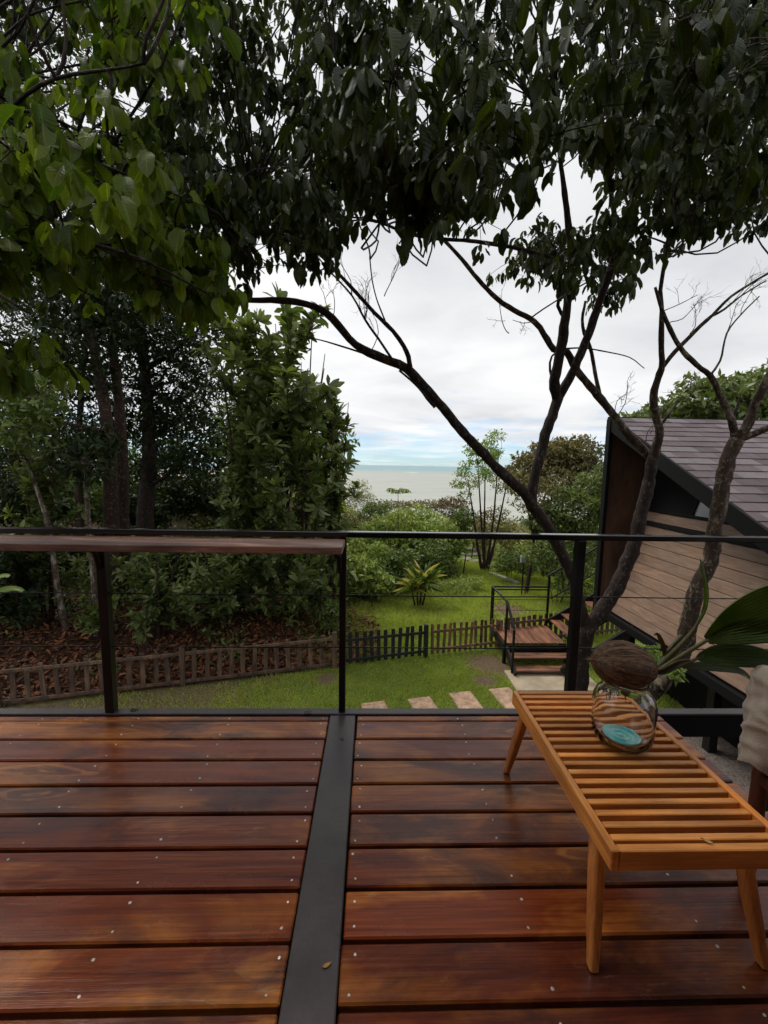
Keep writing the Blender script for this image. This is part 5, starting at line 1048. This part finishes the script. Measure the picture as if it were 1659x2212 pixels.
    # light airy tree with several stems
    x, d = PY(1045, 1100, 17.5)[0], 17.5; z = g(x, d); t = thing('airy_tree', 'airy light green tree with several thin stems left of the leaning trunk', 'tree', 'trees at the right of the garden', loc=(x, d, z)); o = np.array([x, d, z]); LB = Limbs(); Cs = []
    for (ub, ut, vt) in ((1040, 1010, 1035), (1045, 1048, 1000), (1050, 1078, 970), (1053, 1100, 1020), (1048, 1032, 990)):
        p = PY(1047 + (ub - 1047) * .6, 1228, d) - o; p[2] = -.1; q = PY(ut, vt, d + random.uniform(-.6, .6)) - o; LB.limb([p, PY(ub + (ut - ub) * .25, 1185, d) - o, PY(ub + (ut - ub) * .6, 1110, d) - o, q], [.085, .06, .04, .015], .25, 7)
        for k in range(7):
            c = q + rng.normal(size=3) * np.array([.45, .5, .42]); LB.twig(q + (0, 0, -.25), c, .012, .004, -.1, 4); Cs.append(blob_points(95, c, (.36, .36, .2), .2))
    A, P = random_leaves(np.concatenate(Cs), .12, .5); crown(t, A, P, T_SML, ML_LIGHT); LB.build('trunk', B_RED, t)
    # second stem tree with a little grey box on a post beside it
    Bt('olive_tree', 'olive brown crowned tree behind the upright limb', 1190, 16.5, [(10, 985, 60, 34, 2600), (-45, 1020, 50, 40, 2200), (55, 985, 55, 40, 2200), (20, 1040, 65, 40, 2600), (90, 1040, 45, 45, 1500)], ML_OLIVE, .17, .14, B_RED, 'trees at the right of the garden', cat='tree')
    Bt('dark_tree', 'dense dark green tree left of the cabin corner', 1240, 14.5, [(0, 1090, 75, 50, 3200), (50, 1060, 55, 50, 2200), (-60, 1130, 50, 40, 1900), (30, 1160, 65, 50, 2600)], ML_ROSETTE, .15, .12, B_DARK, 'trees at the right of the garden', cat='tree')
    Bt('dark_bush', 'dark bush behind the upper stair handrail', 1215, 13.2, [(0, 1215, 60, 40, 1700), (50, 1200, 40, 44, 1100), (-50, 1200, 36, 34, 900), (20, 1262, 50, 26, 1000)], ML_BUSHD, .10, None, B_TWIG, 'trees at the right of the garden')
    Bt('dark_bush', 'deep green bush at the end of the lawn path', 1110, 16, [(0, 1210, 34, 24, 900), (-26, 1222, 26, 14, 500), (30, 1225, 26, 20, 600)], ML_BUSHD, .11, None, B_TWIG, 'trees at the right of the garden')
    x, d = PY(1140, 1200, 14.2)[0], 14.2; LB = Limbs(); t = thing('slim_tree', 'slim forked reddish tree between the lawn and the stairs', 'tree', 'trees at the right of the garden', loc=(x, d, g(x, d))); o = np.array([x, d, g(x, d)])
    LB.limb([(0, 0, -.1), PY(1147, 1215, d) - o, PY(1152, 1165, d) - o, PY(1140, 1100, d) - o, PY(1120, 1050, d) - o], [.08, .065, .055, .035, .015], .2, 7); LB.limb([PY(1152, 1170, d) - o, PY(1168, 1120, d) - o, PY(1178, 1060, d) - o], [.05, .035, .012], .2, 6)
    C = np.concatenate([blob_points(500, PY(u, v, d) - o, (.7, .6, .5), .2) for u, v in ((1120, 1045), (1178, 1050), (1145, 1085))]); A, P = random_leaves(C, .11, .5); crown(t, A, P, T_SML, ML_OLIVE); LB.build('trunk', B_RED, t)
    # tree behind the cabin roof
    Bt('roof_tree', 'dense green tree rising behind the cabin roof', 1560, 12.8, [(-120, 900, 60, 30, 900), (-40, 870, 80, 50, 1900), (40, 880, 80, 55, 1900), (110, 850, 80, 60, 1800), (190, 850, 90, 70, 2000), (-190, 915, 40, 16, 500)], ML_ROSETTE, .22, .2, B_DARK, 'trees at the right of the garden', cat='tree')
    # thin pole plant: umbrella leaved sapling
    x, d = PY(862, 1140, 17)[0], 17.0; z = g(x, d); t = thing('umbrella_sapling', 'tall thin sapling with umbrella leaves in front of the sea', 'sapling', 'single plants in the garden', loc=(x, d, z)); o = np.array([x, d, z]); top = PY(860, 1060, d) - o; LB = Limbs(); LB.limb([(0, 0, -.1), top * .5, top], [.022, .018, .012], .3, 6); AA, PP = [], []
    for k in range(11):
        a = k * 2.4; e = random.uniform(-.05, .75); q = top + np.array([math.cos(a) * .30, math.sin(a) * .30, .14 * e]) * random.uniform(.6, 1.2); LB.twig(top + (0, 0, -.06), q, .008, .004, -.3, 4); n = 9; b = np.linspace(0, 2 * math.pi, n, endpoint=False) + a
        Dd = np.stack([np.cos(b), np.sin(b), np.full(n, -.45)], -1); A, P = leaf_mats(np.repeat(q[None], n, 0), Dd, np.array([0, 0, 1.]) + np.zeros((n, 3)), np.full(n, .27), np.full(n, .085)); AA.append(A); PP.append(P)
    crown(t, np.concatenate(AA), np.concatenate(PP), T_MID, ML_LIGHT); LB.build('stem', B_TWIG, t)
    # striped sword leaved plant on the lawn
    p = PZ(905, 1308, GROUND); x, d = p[0], p[1]; z = g(x, d); t = thing('striped_plant', 'yellow and green sword leaved plant standing on the lawn', 'plant', 'single plants in the garden', loc=(x, d, z)); LB = Limbs()
    G1 = mat_leaf('striped_leaf_green', (.05, .10, .02), (.14, .18, .05), .2, .4, 1.5, .4, 0); Y1 = mat_leaf('striped_leaf_yellow', (.38, .33, .10), (.58, .48, .20), .25, .45, 1.1, .35, 0)
    tp = leaf_template(3, 7, lance, .25, .35)
    ms = []
    for m in (G1, Y1):
        me = raw_mesh('blade', tp[0], [tuple(map(int, f)) for f in tp[1]], True); a = me.attributes.new('luv', 'FLOAT_VECTOR', 'POINT'); a.data.foreach_set('vector', tp[2].astype(np.float32).ravel()); me.materials.append(m); ms.append(me)
    for s in range(4):
        q = np.array([(s - 1.5) * .15, random.uniform(-.1, .1), .48 + .1 * s]); LB.limb([(q[0] * .4, q[1] * .4, -.05), q * (.8, .8, .5), q], [.04, .032, .022], .1, 6)
        for k in range(24):
            a = k * 2.399 + s; e = math.radians(random.uniform(12, 78)); D = np.array([[math.cos(a) * math.cos(e), math.sin(a) * math.cos(e), math.sin(e)]]); N = np.array([[-math.cos(a) * math.sin(e), -math.sin(a) * math.sin(e), math.cos(e)]]); ln = random.uniform(.55, .9)
            A, P = leaf_mats(q[None], D, N, [ln], [.10]); A = A[0]; o2 = bpy.data.objects.new('blade', ms[1 if (k % (2 if s < 2 else 4) == 0) else 0]); link(o2, t); o2.matrix_local = Matrix(((*A[0], q[0]), (*A[1], q[1]), (*A[2], q[2]), (0, 0, 0, 1)))
    LB.build('stem', B_RED, t)
    # palm frond tips at the left frame edge
    t = thing('small_palm', 'pale palm frond poking in at the left edge below the rail', 'palm', 'single plants in the garden', loc=tuple(PY(-70, 1330, 7.6))); c = PY(-70, 1330, 7.6)
    for (u, v, dz) in ((50, 1277, 0), (20, 1245, .1), (-150, 1240, .1), (-190, 1300, 0), (-40, 1210, .2)):
        e = PY(u, v, 7.5) - c; mesh_obj('frond', frond_mesh('frond', [np.zeros(3), e * .5 + (0, 0, .18), e * .85 + (0, 0, .12), e], .20, np.array([0, -.5, .8]), 18, .012, .2, .1), ML_LIGHT, t)
    zb = g(c[0], c[1]); MB().tube([(0, 0, zb - c[2] - .05), (0, 0, -.3), (0, 0, .02)], [.07, .05, .03], 8).build('stem', B_RED, t)
    # weeds at the foot of the right hand trunk
    for (u, v, lb) in ((1412, 1412, 'small light green weed above the right trunk foot'), (1458, 1452, 'light green leafy weed hanging below the coconut fronds')):
        c = PY(u, v, 4.45); t = thing('leafy_weed', lb, 'weed', 'single plants in the garden', loc=(c[0], c[1], c[2] - .12)); C = blob_points(60, (0, 0, .12), (.10, .08, .10), .3); A, P = random_leaves(C, .075, .55); crown(t, A, P, T_MID, ML_LIGHT, 0); LB = Limbs(); LB.limb([(-.12, .15, -.35), (-.02, .02, -.05), (0, 0, .12)], [.014, .010, .006], .05, 5); LB.build('stem', B_TWIG, t)
    # lawn path and little things at its end
    M_ST = mat_plain('path_stone', (.24, .20, .18), .8, .3, 4, .6)
    for k, (u, v) in enumerate(((1003, 1178), (1018, 1186), (1000, 1196), (1025, 1198), (1010, 1208), (1030, 1212))):
        p = PZ(u, v, GROUND + .05); MB().lathe([(.30, -.1), (.36, .02), (.30, .06), (.1, .07)], 9, (0, 0, 0)).build('path_stone', M_ST, None, (p[0], p[1], g(p[0], p[1]) + .02)); o = bpy.context.scene.objects[-1]
    PL = ['flat grey path stone furthest away at the end of the lawn', 'flat grey path stone right of the furthest one', 'flat grey path stone at the left edge of the rough path', 'flat grey path stone beside the dark stake', 'flat grey path stone in the near middle of the rough path', 'flat grey path stone nearest to the airy tree foot']
    for o in [o for o in bpy.data.objects if o.name.startswith('path_stone')]: o.rotation_euler.z = random.random() * 6; o.scale = (random.uniform(.8, 1.4), random.uniform(.6, 1.0), 1); tag(o, PL.pop(0), 'stone', 'flat stones of the far path')
    a, b = PZ(1058, 1240, GROUND), PZ(1118, 1262, GROUND); MB().bar(a + (0, 0, .04), b + (0, 0, .04), .16, .12).build('kerb', mat_plain('pale_kerb', (.42, .40, .37), .8, .2, 5), None); tag(bpy.data.objects['kerb'], 'pale concrete edging strip along the far right of the lawn', 'edging')
    c = PY(1131, 1208, 14.0); z = g(c[0], 14.0); t = thing('garden_lamp_box', 'small grey box on a thin post beside the slim forked tree', 'box', loc=(c[0], 14.0, z)); MB().box((-.02, -.02, 0), (.02, .02, c[2] - z - .12), .003).build('post', M_STEEL, t); MB().box((-.10, -.06, c[2] - z - .12), (.10, .06, c[2] - z + .13), .01).build('box', mat_plain('grey_box', (.33, .33, .33), .5), t)
    for (u, v, lb) in ((1018, 1190, 'thin dark stake left of the airy tree'), (1000, 1225, 'leaning stake by the airy tree foot')):
        p = PZ(u, v + 18, GROUND); z = g(p[0], p[1]); o = MB().tube([(0, 0, -.1), (.05, 0, .45), (.09, 0, .85)], [.03, .028, .024], 6).build('stake', B_DARK, None, (p[0], p[1], z)); tag(o, lb, 'stake')
    # white pebble stone by the trunk foot
    q = PY(1278, 1468, 5.0); LB = MB()
build_garden()

# ------------------------------------------------------------------ grass
def build_grass():
    def blades(n, x0, x1, y0, y1, h, w, dens=None):
        x = rng.uniform(x0, x1, n); y = rng.uniform(y0, y1, n); s = fence_s(x, y)
        k = ~((s > -.1) & (x < -.3 - .4 * rng.random(n))); k &= ~((x > 2.93) & (x < 4.8) & (y > 7.75) & (y < 8.66))
        for (px, py) in ((.16, 7.02), (1.06, 7.17), (1.88, 7.37), (2.72, 7.52)):
            c, sn = math.cos(rad(12)), math.sin(rad(12)); a = (x - px) * c + (y - py) * sn; b = -(x - px) * sn + (y - py) * c; k &= ~((np.abs(a) < .215) & (np.abs(b) < .41))
        bare = (-.55 * x + 3 * (.5 + .25 * np.sin(x * 2.1 + y * 1.3) * np.sin(y * 2.4 - x)) - 2.1) > .5 + .5 * rng.random(n); k &= ~(bare & (s < 0) & (rng.random(n) > .3)); k &= ~((x > 3.2) & (y < 7.2))
        for (px, py, pr) in BARE: k &= (np.hypot(x - px, y - py) > pr * (.55 + .6 * rng.random(n)))
        x, y = x[k], y[k]; C = np.stack([x, y, gz(x, y) - .004], -1); m = len(x); D = rng.normal(size=(m, 3)) * .55; D[:, 2] = rng.uniform(.5, 1.1, m); patch = 1 + .4 * np.sin(x * 1.7 + 1.2) * np.sin(y * 2.1) + .45 * np.maximum(0, np.sin(x * 5.3 + y * 2.2) * np.sin(y * 6.1 - x * 3.3)); L = h * rng.uniform(.5, 1.3, m) * patch
        return leaf_mats(C, D, rng.normal(size=(m, 3)), L, np.full(m, w))
    tri = (np.array([(-.5, 0, 0), (.5, 0, 0), (.15, 1, .1)]), np.array([(0, 1, 2)]), np.array([(-1, 0, 0), (1, 0, 0), (0, 1, 0)]))
    A1, P1 = blades(150000, -5.5, 6.5, 5.6, 11.5, .070, .015); A2, P2 = blades(90000, -1.2, 9, 10.5, 19, .14, .028)
    m = mat_leaf('grass_blades', (.14, .195, .028), (.45, .48, .12), .36, .55, 1.0, .2, 0, 3.2)
    tag(mesh_obj('lawn_grass', leaf_mesh('lawn_grass', np.concatenate([A1, A2]), np.concatenate([P1, P2]), [tri], m)), 'short green lawn grass around the fence and pavers', 'grass', None, 'stuff')
build_grass()
